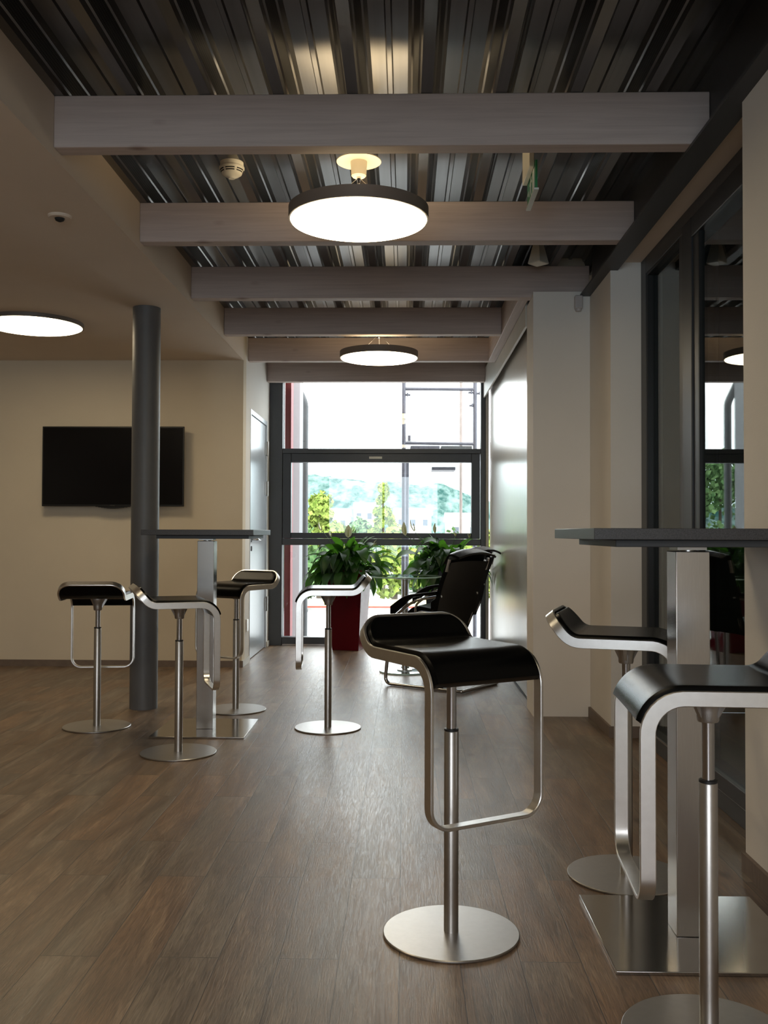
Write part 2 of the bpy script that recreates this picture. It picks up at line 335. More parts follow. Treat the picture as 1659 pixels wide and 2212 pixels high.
# corrugated deck: wide upper flanges with a stiffening groove, narrow lower flanges
def deck():
    prof = []
    x = -0.130 - 0.278*5; pts = []
    while x < 1.2:
        a, b = x, x + 0.137; c = (a + b)/2
        pts += [(a, DK+DKH, 0), (c-0.013, DK+DKH, 0), (c-0.008, DK+DKH-0.010, 0), (c+0.008, DK+DKH-0.010, 0), (c+0.013, DK+DKH, 0),
                (b, DK+DKH, 0), (b+0.012, DK+DKH-0.022, 1), (b+0.019, DK+DKH-0.026, 0), (b+0.038, DK+0.026, 1), (b+0.044, DK+0.020, 0), (b+0.050, DK, 0),
                (b+0.091, DK, 0), (b+0.097, DK+0.020, 0), (b+0.103, DK+0.026, 1), (b+0.122, DK+DKH-0.026, 0), (b+0.129, DK+DKH-0.022, 1)]
        x += 0.278
    return pts
bm = bmesh.new(); P = deck(); prev = None
for i, (x, z, mi) in enumerate(P):
    cur = (bm.verts.new((x, -3.2, z)), bm.verts.new((x, 9.48, z)))
    if prev:
        f = bm.faces.new((prev[0], prev[1], cur[1], cur[0]))
        # slanting webs carry the perforation
        if abs(P[i][1]-P[i-1][1]) > 0.04: f.material_index = 1
    prev = cur
dk = mesh_obj('ceiling', bm, None, mats=[M['deck'], M['perf']]); struct(dk, 'corrugated galvanised steel deck ceiling', 'ceiling')
so = dk.modifiers.new('solid', 'SOLIDIFY'); so.thickness = 0.0015; so.offset = 0
struct(boxo('ceiling_slab', M['darkwall'], -6, 4.6, -3.2, YE, DK+DKH+0.01, DK+DKH+0.12))
struct(boxo('ceiling_left', M['soffit'], -6, XL, -3.2, YT, SOF, DK+DKH+0.01), 'plaster soffit over the room on the left', 'ceiling')
struct(boxo('wall_back', M['wall'], -6, XL, YT, 8.0, 0, DK+DKH+0.01), 'beige plaster wall with the television', 'wall')
# left return wall with its door opening
bm = bmesh.new()
box(bm, XL-0.16, XL, 8.0001, 8.23, 0, DK+DKH+0.01); box(bm, XL-0.16, XL, 8.23, 9.22, 2.165, DK+DKH+0.01); box(bm, XL-0.16, XL, 9.22, YE, 0, DK+DKH+0.01)
struct(mesh_obj('wall_left', bm, M['wallw']), 'white side wall holding the silver door', 'wall')
struct(boxo('wall_left_far', M['wall'], -6.15, -6, -3.2, 8.0, 0, 2.9))
# wall behind the camera, with a wide window opening that lets daylight in
bm = bmesh.new()
box(bm, -6, -1.8, -3.35, -3.2, 0, 2.9); box(bm, 0.8, 1.4, -3.35, -3.2, 0, 2.9); box(bm, -1.8, 0.8, -3.35, -3.2, 0, 0.5); box(bm, -1.8, 0.8, -3.35, -3.2, 2.45, 2.9)
struct(mesh_obj('wall_behind', bm, M['wall']))
bm = bmesh.new()
for x in (-1.8, -0.52, 0.75): box(bm, x, x+0.05, -3.3, -3.24, 0.5, 2.45)
box(bm, -1.8, 0.8, -3.3, -3.24, 0.5, 0.56); box(bm, -1.8, 0.8, -3.3, -3.24, 2.39, 2.45)
struct(mesh_obj('window_3', bm, M['frame']))
# right hand side: near wall, recess with glazing, far block
XW = 1.118; ZF = 2.536; XG = 1.295
struct(boxo('wall_right', M['wallw'], XW, XG+0.10, -3.2, 3.198, 0, ZF), 'white wall at the right edge', 'wall')
bm = bmesh.new(); box(bm, XW, 1.16, 5.252, 6.0, 0, ZF); box(bm, 1.1601, 1.40, 5.252, 6.0, 0, 2.58)
struct(mesh_obj('wall_right_far', bm, M['wallw']), 'white wall stepping out behind the pier', 'wall')
struct(boxo('ceiling_recess', M['soffit'], 1.1601, 1.45, -3.2, 6.0, 2.5801, 2.74), 'plaster soffit above the dark glazing', 'ceiling')
# pier
bm = bmesh.new(); box(bm, 0.775, XW-0.0005, 5.832, 5.902, 0, 2.566); box(bm, 0.775, XW-0.0005, 5.902, 6.13, 0, ZB-0.0015)
struct(mesh_obj('wall_pier', bm, M['wallw']), 'white square pier at the end of the sliding panel', 'wall')
# dim room behind the partition glazing
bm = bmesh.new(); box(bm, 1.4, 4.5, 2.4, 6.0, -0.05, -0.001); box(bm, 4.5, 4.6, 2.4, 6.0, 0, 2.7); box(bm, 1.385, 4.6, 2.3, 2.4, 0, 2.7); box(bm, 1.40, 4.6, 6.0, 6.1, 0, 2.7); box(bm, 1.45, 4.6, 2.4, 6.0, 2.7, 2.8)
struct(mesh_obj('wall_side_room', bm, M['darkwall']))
# wall above the window and behind the last beam
struct(boxo('wall_window_head', M['wall'], XL, 0.87, 9.48, YE, 2.60, DK+DKH+0.01))
struct(boxo('wall_panel_back', M['wall'], 0.88, 1.4, 6.13, YE, 0, DK+DKH+0.01))
# baseboards
struct(boxo('baseboard_back', M['base'], -6, XL+0.012, YT-0.015, YT, 0, 0.052), 'brown baseboard under the television wall', 'baseboard')
struct(boxo('baseboard_right', M['base'], XW-0.014, XW, -3.2, 3.198, 0, 0.06), 'brown baseboard of the near right wall', 'baseboard')
bm = bmesh.new(); box(bm, XW-0.014, XW, 5.238, 5.831, 0, 0.06); box(bm, XW, XG, 5.238, 5.2519, 0, 0.06)
struct(mesh_obj('baseboard_right_far', bm, M['base']), 'brown baseboard beside the white pier', 'baseboard')
bm = bmesh.new(); box(bm, XL, XL+0.012, YT, 8.20, 0, 0.052); box(bm, XL, XL+0.012, 9.25, 9.38, 0, 0.052)
struct(mesh_obj('baseboard_left', bm, M['trimw']), 'pale baseboard beside the silver door', 'baseboard')

# ------------------------------------------------------------------ main window (far end)
def window_main():
    w = empty('window_1', (0, YW, 0)); struct(w, 'tall dark framed window at the end of the corridor', 'window')
    def bx(name, mat, x0, x1, y0, y1, z0, z1, bev=0.003): return boxo(name, mat, x0, x1, y0, y1, z0, z1, w, bev)
    Z = lambda y: at(830, y, 9.42).z
    X = lambda x: at(x, 1150, 9.42).x
    bm = bmesh.new()
    box(bm, XL+0.001, X(610), -0.03, 0.10, 0.0, 2.66); box(bm, X(1038), 0.785, -0.03, 0.10, 0.0, 2.66)
    box(bm, X(610), X(1038), -0.02, 0.10, 2.60, 2.66)
    box(bm, X(610), X(1038), -0.02, 0.10, Z(980), Z(969.5)); box(bm, X(610), X(1038), -0.02, 0.10, Z(1178), Z(1164))
    box(bm, X(610), X(1038), -0.02, 0.10, 0.0, Z(1377))
    mesh_obj('window_frame', bm, M['frame'], w, bevel=0.003)
    bm = bmesh.new(); x0, x1, z0, z1 = X(611), X(1036), Z(1163.5), Z(980.5); a = 0.082; c = 0.075
    box(bm, x0, x0+a, -0.035, 0.06, z0, z1); box(bm, x1-a, x1, -0.035, 0.06, z0, z1); box(bm, x0+a, x1-a, -0.035, 0.06, z1-c-0.01, z1); box(bm, x0+a, x1-a, -0.035, 0.06, z0, z0+0.055)
    s = mesh_obj('sash', bm, M['frame_d'], w, bevel=0.004); s['label'] = 'darker opening sash'
    boxo('window_vent_plate', M['white_p'], X(797), X(825), -0.045, -0.035, Z(992), Z(987), w, 0.002)['label'] = 'small pale plate on the sash'
    boxo('pane', M['glass'], X(610), X(1038), 0.03, 0.036, Z(969.5), 2.60, w)
    boxo('pane', M['glass'], x0+a, x1-a, 0.03, 0.036, z0+0.055, z1-c-0.01, w)
    boxo('pane', M['glass'], X(610), X(1038), 0.03, 0.036, Z(1377), Z(1178), w)
    boxo('window_sill', M['chrome'], X(612), X(1036), -0.055, -0.03, 0.0, 0.018, w)
window_main()

# partition glazing in the right recess
g = empty('window_2', (XG, 0, 0)); struct(g, 'dark framed floor to ceiling glazing in the right wall', 'window')
def gb(bm, y0, y1, z0, z1, d0=-0.01, d1=0.06): box(bm, d0, d1, y0, y1, z0, z1)
bm = bmesh.new()
gb(bm, 5.145, 5.2515, 0, 2.58, -0.012); gb(bm, 3.20, 5.145, 0, 0.085, -0.03); gb(bm, 3.20, 5.145, 2.49, 2.58, -0.012); gb(bm, 4.36, 4.52, 0.085, 2.49, -0.012)
mesh_obj('window_frame', bm, M['frame'], g, bevel=0.003)
bm = bmesh.new()
gb(bm, 4.14, 4.22, 0.12, 2.49, -0.036, 0.05); gb(bm, 4.22, 4.36, 0.085, 2.49, -0.045, 0.05); gb(bm, 3.20, 4.22, 2.40, 2.49, -0.045, 0.05); gb(bm, 3.20, 4.22, 0.085, 0.15, -0.045, 0.05)
mesh_obj('sash', bm, M['frame_d'], g, bevel=0.004)['label'] = 'black door sash in the glazing'
bm = bmesh.new(); gb(bm, 5.125, 5.145, 0.085, 2.49, -0.008, 0.03); gb(bm, 4.52, 4.535, 0.085, 2.49, -0.008, 0.03); gb(bm, 4.535, 5.125, 2.475, 2.49, -0.008, 0.03); gb(bm, 4.125, 4.14, 0.15, 2.40, -0.04, 0.03)
mesh_obj('seal', bm, M['rubber'], g)
boxo('pane', M['glass_r'], 0.020, 0.026, 4.52, 5.145, 0.085, 2.49, g)
boxo('pane', M['glass_r'], -0.028, -0.022, 3.20, 4.14, 0.15, 2.40, g)
boxo('kickplate_rail', M['nickel_m'], -0.032, -0.030, 3.20, 5.12, 0.075, 0.083, g)

# ------------------------------------------------------------------ silver door on the left, sliding panel on the right
d = empty('door_1', (XL, 8.2295, 0)); struct(d, 'closed silver grey metal door on the left side wall', 'door')
boxo('door_leaf', M['door'], -0.05, -0.008, 0.035, 0.955, 0.008, 2.120, d, 0.002)
bm = bmesh.new(); box(bm, -0.12, 0.004, 0.001, 0.032, 0, 2.1645); box(bm, -0.12, 0.004, 0.958, 0.990, 0, 2.1645); box(bm, -0.12, 0.004, 0.032, 0.958, 2.123, 2.1645)
mesh_obj('door_frame', bm, M['door'], d, bevel=0.002)
for z in (1.90, 1.52, 0.42):
    bm = bmesh.new(); lathe(bm, [(0.011, z-0.07), (0.011, z+0.07)], 12, 0.012, 0.96); box(bm, -0.006, 0.006, 0.93, 0.99, z-0.06, z+0.06)
    mesh_obj('hinge', bm, M['nickel'], d, smooth=True)
bm = bmesh.new(); tube(bm, fillet([(-0.008, 0.10, 1.04), (0.055, 0.10, 1.04), (0.055, 0.235, 1.035)], 0.02), 0.010); tube(bm, [(-0.008, 0.10, 1.04), (0.0, 0.10, 1.04)], 0.026, 20)
mesh_obj('door_handle', bm, M['chrome'], d, smooth=True)
bm = bmesh.new(); tube(bm, [(-0.008, 0.10, 0.96), (0.004, 0.10, 0.96)], 0.022, 20)
mesh_obj('keyhole', bm, M['plastic'], d, smooth=True)
tag(boxo('wall_socket', M['socket'], XL, XL+0.012, 8.05, 8.13, 0.27, 0.37, None, 0.003), 'small white wall socket low beside the silver door', 'socket')

d = empty('door_2', (0.814, 5.93, 0)); struct(d, 'metallic grey sliding door panels along the right side', 'door')
boxo('door_leaf', M['panel'], 0.0, 0.04, 0.205, 1.875, 0.012, 2.53, d, 0.002)
boxo('door_leaf', M['panel'], 0.012, 0.05, 1.88, 3.45, 0.012, 2.53, d, 0.002)
boxo('floor_track', M['plastic'], -0.004, 0.05, 0.205, 3.45, 0, 0.010, d)
bm = bmesh.new(); box(bm, 0.764, 0.780, 6.135, 9.39, 2.419, 2.68); struct(mesh_obj('trim_1', bm, M['trimw'], bevel=0.002), 'pale fascia above the sliding panels', 'trim')
struct(boxo('trim_2', M['trimw'], 0.786, 0.813, 9.34, 9.48, 0, 2.60, None, 0.003), 'pale jamb between window and sliding panel', 'trim')
struct(boxo('trim_3', M['darkwall'], 0.7805, 0.879, 6.14, 9.33, 2.54, 2.68))

# ------------------------------------------------------------------ roof beams
BY = [3.572, 4.750, 5.908, 6.995, 8.085, 9.19]
names = ['whitewashed wooden roof beam nearest the camera, above the front pendant lamp', 'whitewashed wooden roof beam directly behind the large front pendant lamp',
         'whitewashed wooden roof beam whose right end rests on the white pier', 'whitewashed wooden roof beam just behind the white pier, fourth from the front',
         'whitewashed wooden roof beam directly behind the small far pendant lamp', 'whitewashed wooden roof beam along the top of the end window']
for i, y in enumerate(BY):
    x1 = 1.1295 if i < 3 else (0.6995 if i == 3 else 0.7635)
    th = 0.08
    b = boxo('ceiling_beam', M['beamx'], XL+0.0005, x1, 0, th, 0, 0.197, None, 0.004)
    b.location = (0, y, ZB); tag(b, names[i], 'beam', 'wooden roof beams across the corridor')
for y in (2.394, 1.216, 0.038):
    b = boxo('ceiling_beam', M['beamx'], XL+0.0005, 1.1295, 0, 0.08, 0, 0.197, None, 0.004); b.location = (0, y, ZB)
    tag(b, 'whitewashed wooden roof beam over the viewer', 'beam', 'wooden roof beams across the corridor')
b = boxo('ceiling_beam', M['beamy'], 0, 0.0635, 0, 2.096, 0, 0.197, None, 0.004); b.location = (0.700, 5.9885, ZB)
tag(b, 'whitewashed lengthwise wooden beam running along the top of the sliding panels', 'beam')
bm = bmesh.new(); box(bm, 1.058, 1.158, -3.2, 5.831, ZF+0.0005, ZB-0.0005); box(bm, 1.130, 1.138, -3.2, 5.831, ZB-0.0005, 2.86)
tag(mesh_obj('steel_beam', bm, M['steel_dark']), 'dark painted steel girder running lengthwise at the upper right', 'girder')

# ------------------------------------------------------------------ round column
bm = bmesh.new(); lathe(bm, [(0.086, 0), (0.086, SOF-0.0005)], 64, 0, 0)
o = mesh_obj('column', bm, M['column'], smooth=True); o.location = (-1.632, 6.016, 0); tag(o, 'round grey steel column in front of the television', 'column')

# ------------------------------------------------------------------ television
t = empty('television', (-2.371, YT, 1.6325)); tag(t, 'large black flat television hanging on the beige wall', 'television')
boxo('housing', M['tvframe'], -0.55, 0.55, -0.085, -0.04, -0.31, 0.31, t, 0.006)
boxo('bezel', M['tvframe'], -0.58, 0.58, -0.098, -0.085, -0.325, 0.325, t, 0.003)
boxo('screen', M['screen'], -0.568, 0.568, -0.0995, -0.098, -0.310, 0.313, t)
bm = bmesh.new()
for k in range(12):
    a0, a1 = k/12, (k+1)/12
    x0, x1 = -0.14 + 0.28*a0, -0.14 + 0.28*a1; hgt = 0.016*math.sin(math.pi*(a0+a1)/2)+0.002
    box(bm, x0, x1, -0.10, -0.085, -0.325-hgt, -0.3251)
mesh_obj('sensor_lip', bm, M['tvframe'], t)
boxo('wall_bracket', M['plastic'], -0.2, 0.2, -0.04, -0.001, -0.2, 0.2, t)
bm = bmesh.new()
for k, wdt in enumerate((0.004, 0.004, 0.004, 0.004, 0.004)): box(bm, -0.02+k*0.008, -0.02+k*0.008+wdt, -0.0992, -0.098, -0.3205, -0.3165)
mesh_obj('brand_mark', bm, M['chrome'], t)

# ------------------------------------------------------------------ lamps
def pendant(loc, label, drop):
    t = empty('pendant_lamp', loc); tag(t, label, 'lamp', 'round pendant lamps')
    r = 0.30
    bm = bmesh.new(); lathe(bm, [(r-0.006, 0.008), (r, 0.008), (r, 0.058), (r-0.006, 0.058), (r-0.006, 0.008)], 96)
    mesh_obj('lamp_rim', bm, M['rim'], t, smooth=True)
    bm = bmesh.new(); lathe(bm, [(0, 0), (r-0.022, 0.0), (r-0.010, 0.003), (r-0.0065, 0.009), (r-0.0065, 0.020), (0, 0.020)], 96)
    mesh_obj('diffuser', bm, M['lamp'], t, smooth=True)
    bm = bmesh.new(); lathe(bm, [(0, 0.024), (r-0.03, 0.024), (r-0.03, 0.040), (0, 0.040)], 64)
    mesh_obj('uplight_diffuser', bm, M['lampup'], t, smooth=True)
    zc = drop - 0.050
    boxo('mounting_block', M['cream_p'], -0.02, 0.02, -0.04, 0.04, zc, drop, t)
    bm = bmesh.new(); lathe(bm, [(0, zc-0.004), (0.096, zc-0.004), (0.096, zc), (0, zc)], 48); mesh_obj('ceiling_canopy', bm, M['cream_p'], t, smooth=True)
    bm = bmesh.new(); lathe(bm, [(0, zc-0.070), (0.026, zc-0.070), (0.032, zc-0.064), (0.036, zc-0.0042), (0, zc-0.0042)], 32); mesh_obj('canopy_cup', bm, M['cream_p'], t, smooth=True)
    bm = bmesh.new()
    for k in range(3):
        a = R(90+120*k); tube(bm, [(0, 0, zc-0.071), (0.16*math.cos(a), 0.16*math.sin(a), 0.041)], 0.0012, 6)
    lathe(bm, [(0.009, zc-0.10), (0.009, zc-0.071)], 16)
    mesh_obj('suspension_wire', bm, M['chrome'], t, smooth=True)
    return t
ZL = 2.431
pendant((-0.202, 4.10, ZL), 'large round glowing pendant lamp hanging in front of the second beam', DK-ZL)
pendant((-0.202, 7.36, ZL), 'smaller looking round glowing pendant lamp near the end window', DK-ZL)
pendant((-0.202, 0.84, ZL), 'round pendant lamp over the viewer', DK-ZL)
def surface_lamp(loc, label):
    t = empty('ceiling_lamp', loc); tag(t, label, 'lamp')
    bm = bmesh.new(); lathe(bm, [(0.318, 0.003), (0.325, 0.003), (0.325, 0.030), (0.0, 0.030), (0, 0.02), (0.318, 0.02)], 96); mesh_obj('lamp_rim', bm, M['rim'], t, smooth=True)
    bm = bmesh.new(); lathe(bm, [(0, -0.004), (0.300, -0.004), (0.3175, 0.004), (0.3175, 0.019), (0, 0.019)], 96); mesh_obj('diffuser', bm, M['lamp'], t, smooth=True)
surface_lamp((-2.51, 6.42, SOF-0.0305), 'round glowing lamp mounted flat on the left soffit')
surface_lamp((-2.43, 2.6, SOF-0.0305), 'round glowing lamp on the left soffit outside the view')

# smoke detector, motion sensor, exit sign, small fittings
t = empty('smoke_detector', (-0.775, 4.24, DK)); tag(t, 'cream smoke detector on the steel deck', 'smoke detector')
bm = bmesh.new(); lathe(bm, [(0, 0), (0.052, 0), (0.052, -0.016), (0.048, -0.022), (0, -0.022)], 40); mesh_obj('base', bm, M['white_p'], t, smooth=True)
bm = bmesh.new(); lathe(bm, [(0, -0.0221), (0.056, -0.0221), (0.056, -0.028), (0.051, -0.034), (0.044, -0.052), (0.030, -0.062), (0.018, -0.066), (0.014, -0.072), (0, -0.072)], 40); mesh_obj('head', bm, M['white_p'], t, smooth=True)
bm = bmesh.new()
for lvl, rr in ((-0.0385, 0.0505), (-0.047, 0.047)):
    for k in range(6):
        a0 = R(60*k+6); a1 = R(60*k+54); n = 8
        vs_ = []
        for i in range(n+1):
            a = a0+(a1-a0)*i/n; vs_.append((bm.verts.new((rr*math.cos(a), rr*math.sin(a), lvl)), bm.verts.new(((rr+0.0015)*math.cos(a), (rr+0.0015)*math.sin(a), lvl+0.0045))))
        for i in range(n): bm.faces.new((vs_[i][0], vs_[i+1][0], vs_[i+1][1], vs_[i][1]))
o = mesh_obj('vent_slot', bm, M['dark_slot'], t); s = o.modifiers.new('s', 'SOLIDIFY'); s.thickness = 0.002
t = empty('motion_sensor', (-1.548, 4.247, SOF)); tag(t, 'small white motion sensor set in the left soffit', 'sensor')
bm = bmesh.new(); lathe(bm, [(0, 0), (0.052, 0), (0.052, -0.006), (0.046, -0.012), (0, -0.012)], 40); mesh_obj('housing', bm, M['soffit'], t, smooth=True)
bm = bmesh.new(); lathe(bm, [(0, -0.0121), (0.022, -0.0121), (0.018, -0.022), (0.008, -0.027), (0, -0.027)], 24); mesh_obj('lens', bm, M['dark_slot'], t, smooth=True)

t = empty('exit_sign', (0.545, 4.00, 2.535)); tag(t, 'green and white emergency exit sign hanging edge on from the deck', 'exit sign')
boxo('sign_panel', M['green'], -0.004, 0.004, 0.0, 0.27, 0.008, 0.125, t)
boxo('lower_edge_strip', M['signw'], -0.010, 0.010, 0.0, 0.27, 0, 0.008, t)
boxo('ceiling_housing', M['white_p'], -0.028, -0.006, 0.02, 0.25, 0.105, DK+DKH-2.535-0.001, t, 0.003)
for sgn in (-1, 1):
    bm = bmesh.new(); X0 = 0.0042*sgn; X1 = 0.0055*sgn; a, b_ = min(X0, X1), max(X0, X1)
    def poly(pts):
        lo = [bm.verts.new((a, y, z)) for y, z in pts]; hi = [bm.verts.new((b_, y, z)) for y, z in pts]
        bm.faces.new(lo); bm.faces.new(hi[::-1])
        for i in range(len(pts)):
            j = (i+1) % len(pts); bm.faces.new((lo[i], hi[i], hi[j], lo[j]))
    poly([(0.03, 0.02), (0.09, 0.02), (0.09, 0.11), (0.03, 0.11)])                       # doorway
    poly([(0.145+0.011*math.cos(k*math.pi/5), 0.103+0.011*math.sin(k*math.pi/5)) for k in range(10)])   # head
    poly([(0.13, 0.09), (0.155, 0.088), (0.165, 0.055), (0.145, 0.05)])                  # body
    poly([(0.145, 0.055), (0.158, 0.05), (0.135, 0.02), (0.122, 0.024)]); poly([(0.155, 0.055), (0.168, 0.058), (0.195, 0.04), (0.188, 0.032)])   # legs
    poly([(0.13, 0.088), (0.134, 0.078), (0.108, 0.070), (0.105, 0.078)]); poly([(0.155, 0.085), (0.158, 0.075), (0.182, 0.075), (0.182, 0.083)])  # arms
    poly([(0.21, 0.06), (0.225, 0.045), (0.225, 0.055), (0.25, 0.055), (0.25, 0.065), (0.225, 0.065), (0.225, 0.075)])                             # arrow
    mesh_obj('pictogram', bm, M['signw'], t)
t = bmesh.new(); lathe(t, [(0, DK+DKH-0.001), (0.022, DK+DKH-0.001), (0.030, DK+0.01), (0.060, DK-0.10), (0.056, DK-0.105), (0, DK-0.105)], 4)
o = mesh_obj('emergency_light', t, M['white_p']); o.location = (0.76, 5.50, 0.0); o.rotation_euler = (0, 0, 0); tag(o, 'small pale tapered emergency light above the third beam', 'lamp')
t = empty('wall_sensor', (0.0, 5.832, 0.0)); tag(t, 'small translucent sensor box high on the white pier', 'sensor')
boxo('sensor_cover', M['polycarb'], 1.02, 1.068, -0.045, -0.001, 2.455, 2.5355, t, 0.008)
bm = bmesh.new(); lathe(bm, [(0, -0.012), (0.016, -0.010), (0.020, 0), (0.020, 0.004), (0, 0.004)], 24, 1.044, -0.022)
o = mesh_obj('sensor_lens', bm, M['polycarb'], t, smooth=True); o.location = (0, 0, 2.451)

# ------------------------------------------------------------------ bar stools
SW = 0.350; FLAT0, FLAT1 = -0.125, 0.086; RF = 0.075; RB = 0.07; AB = R(50); LB = 0.076; ZFOOT = -0.419
s1 = LB; s2 = s1 + RB*AB; s3 = s2 + (FLAT1-FLAT0); s4 = s3 + RF*math.pi/2; s5 = s4 + (-RF - ZFOOT)
def sheet(s):
    """point (u,z), tangent and upward/outward normal of the seat sheet at arc length s from the back tip"""
    if s < s1:
        eu, ez = FLAT0 - RB*math.sin(AB), RB*(1-math.cos(AB)); k = s1 - s
        return (eu - k*math.cos(AB), ez + k*math.sin(AB)), (math.cos(AB), -math.sin(AB)), (math.sin(AB), math.cos(AB))
    if s < s2:
        a = AB*(s2-s)/(s2-s1); return (FLAT0 - RB*math.sin(a), RB*(1-math.cos(a))), (math.cos(a), -math.sin(a)), (math.sin(a), math.cos(a))
    if s < s3: return (FLAT0 + s - s2, 0), (1, 0), (0, 1)
    if s < s4:
        a = (s-s3)/RF; return (FLAT1 + RF*math.sin(a), -RF*(1-math.cos(a))), (math.cos(a), -math.sin(a)), (math.sin(a), math.cos(a))
    return (FLAT1+RF, -RF-(s-s4)), (0, -1), (1, 0)
def stool_frame():
    bm = bmesh.new(); t = 0.009; wd = 0.032; hw = SW/2; rb = 0.07; rf = 0.055
    path = []
    def arc(cs, cv, r, a0, a1, n=12):
        for k in range(n+1):
            a = a0+(a1-a0)*k/n; path.append((cs+r*math.cos(a), cv+r*math.sin(a)))
    # straight back bar, corner, side, foot corner, foot bar ... all in (s,v)
    arc(rb, hw-rb, rb, math.pi, math.pi/2)
    n = 46
    for k in range(1, n): path.append((rb + (s5-rf-rb)*k/n, hw))
    arc(s5-rf, hw-rf, rf, math.pi/2, 0)
    arc(s5-rf, -hw+rf, rf, 0, -math.pi/2)
    for k in range(1, n): path.append((s5-rf - (s5-rf-rb)*k/n, -hw))
    arc(rb, -hw+rb, rb, -math.pi/2, -math.pi)
    rings = []; N = len(path)
    for i in range(N):
        a = path[i-1]; b = path[(i+1) % N]; p = path[i]
        ds, dv = b[0]-a[0], b[1]-a[1]; L = math.hypot(ds, dv); ms, mv = dv/L, -ds/L
        (u, z), T, Nn = sheet(max(0, min(s5, p[0])))
        base = Vector((u, p[1], z)); mvec = Vector((T[0]*ms, mv, T[1]*ms)); nvec = Vector((Nn[0], 0, Nn[1]))
        c = 0.0016; ring = []
        for qa, qb in ((-t/2+c, -wd/2), (t/2-c, -wd/2), (t/2, -wd/2+c), (t/2, wd/2-c), (t/2-c, wd/2), (-t/2+c, wd/2), (-t/2, wd/2-c), (-t/2, -wd/2+c)):
            ring.append(bm.verts.new(base + mvec*qa + nvec*qb))
        rings.append(ring)
    for i in range(N):
        a = rings[i]; b = rings[(i+1) % N]
        for k in range(8): bm.faces.new((a[k], a[(k+1) % 8], b[(k+1) % 8], b[k]))
    return bm
def stool_pad():
    bm = bmesh.new(); hw0 = SW/2 - 0.0052; r = 0.066; se = s3 + RF*R(80); s0 = 0.0052
    nS = 56; nV = 20; top, bot = [], []
    tt = 0.028; tb = -0.006
    for i in range(nS+1):
        q = i/nS; s = s0 + (se-s0)*(q if q > 0.25 else q*q*4*0.25 if False else q)
        x = s - s0
        hw = hw0 if x >= r else hw0 - r + math.sqrt(max(0, r*r-(r-x)**2))
        hw = max(hw, 0.105 if i == 0 else hw)
        (u, z), T, Nn = sheet(s); rt, rb_ = [], []
        edge_s = min(1.0, x/0.012) ; edge_e = min(1.0, (se-s)/0.012)
        for j in range(nV+1):
            w = math.sin(math.pi/2*(2*j/nV-1)); v = hw*w
            d = (hw-abs(v))
            e = min(1.0, d/0.012)*1.0
            f = min(e, edge_s, edge_e); f = math.sqrt(max(0.0, 1-(1-f)**2))
            h = tb + 0.010 + (tt - tb - 0.010)*f
            # gentle dish in the middle
            h -= 0.004*(1-(2*j/nV-1)**2)
            rt.append(bm.verts.new((u+Nn[0]*h, v, z+Nn[1]*h))); rb_.append(bm.verts.new((u+Nn[0]*tb, v, z+Nn[1]*tb)))
        top.append(rt); bot.append(rb_)
    for i in range(nS):
        for j in range(nV):
            bm.faces.new((top[i][j], top[i+1][j], top[i+1][j+1], top[i][j+1])); bm.faces.new((bot[i][j], bot[i][j+1], bot[i+1][j+1], bot[i+1][j]))
        bm.faces.new((top[i][0], bot[i][0], bot[i+1][0], top[i+1][0])); bm.faces.new((top[i][nV], top[i+1][nV], bot[i+1][nV], bot[i][nV]))
    for j in range(nV):
        bm.faces.new((top[0][j], top[0][j+1], bot[0][j+1], bot[0][j])); bm.faces.new((top[nS][j], bot[nS][j], bot[nS][j+1], top[nS][j+1]))
    return bm
def make_stool():
    t = empty('bar_stool')
    bm = bmesh.new(); lathe(bm, [(0, 0), (0.184, 0), (0.187, 0.003), (0.187, 0.006), (0.185, 0.008), (0.025, 0.0092), (0, 0.0092)], 96); mesh_obj('base_plate', bm, M['nickel_m'], t, smooth=True)
    bm = bmesh.new(); lathe(bm, [(0.0200, 0.0092), (0.0200, 0.553), (0.0190, 0.555), (0.0185, 0.555), (0, 0.555)], 40); mesh_obj('column_tube', bm, M['nickel'], t, smooth=True)
    bm = bmesh.new(); lathe(bm, [(0.0185, 0.555), (0.0200, 0.556), (0.0200, 0.561), (0.0175, 0.562), (0.0140, 0.562)], 40); mesh_obj('collar', bm, M['plastic'], t, smooth=True)
    prof = [(0.0135, 0.50)]; z = 0.562
    while z < 0.67:
        prof += [(0.0135, z+0.011)]; z += 0.013
    prof += [(0.0135, 0.74)]
    bm = bmesh.new(); lathe(bm, [(r, zz-0.75) for r, zz in prof], 32); o = mesh_obj('lift_rod', bm, M['chrome'], t, smooth=True)
    bm = bmesh.new(); lathe(bm, [(0, -0.078), (0.0215, -0.078), (0.0235, -0.074), (0.0245, -0.055), (0.028, -0.040), (0.038, -0.022), (0.040, -0.014), (0.040, -0.0065), (0, -0.0065)], 40)
    for k in range(3):
        a = R(30+120*k); c, s = math.cos(a), math.sin(a)
        pts = [(0.022, -0.07), (0.052, -0.018), (0.052, -0.0066), (0.020, -0.0066)]
        lo = [bm.verts.new((x*c - 0.005*s, x*s + 0.005*c, zz)) for x, zz in pts]; hi = [bm.verts.new((x*c + 0.005*s, x*s - 0.005*c, zz)) for x, zz in pts]
        bm.faces.new(lo); bm.faces.new(hi[::-1])
        for i in range(4): bm.faces.new((lo[i], hi[i], hi[(i+1) % 4], lo[(i+1) % 4]))
    mesh_obj('seat_mount', bm, M['cast'], t, smooth=True)
    mesh_obj('footrest_frame', stool_frame(), M['bar_metal'], t, smooth=True)
    mesh_obj('seat_pad', stool_pad(), M['leather'], t, smooth=True)
    return t
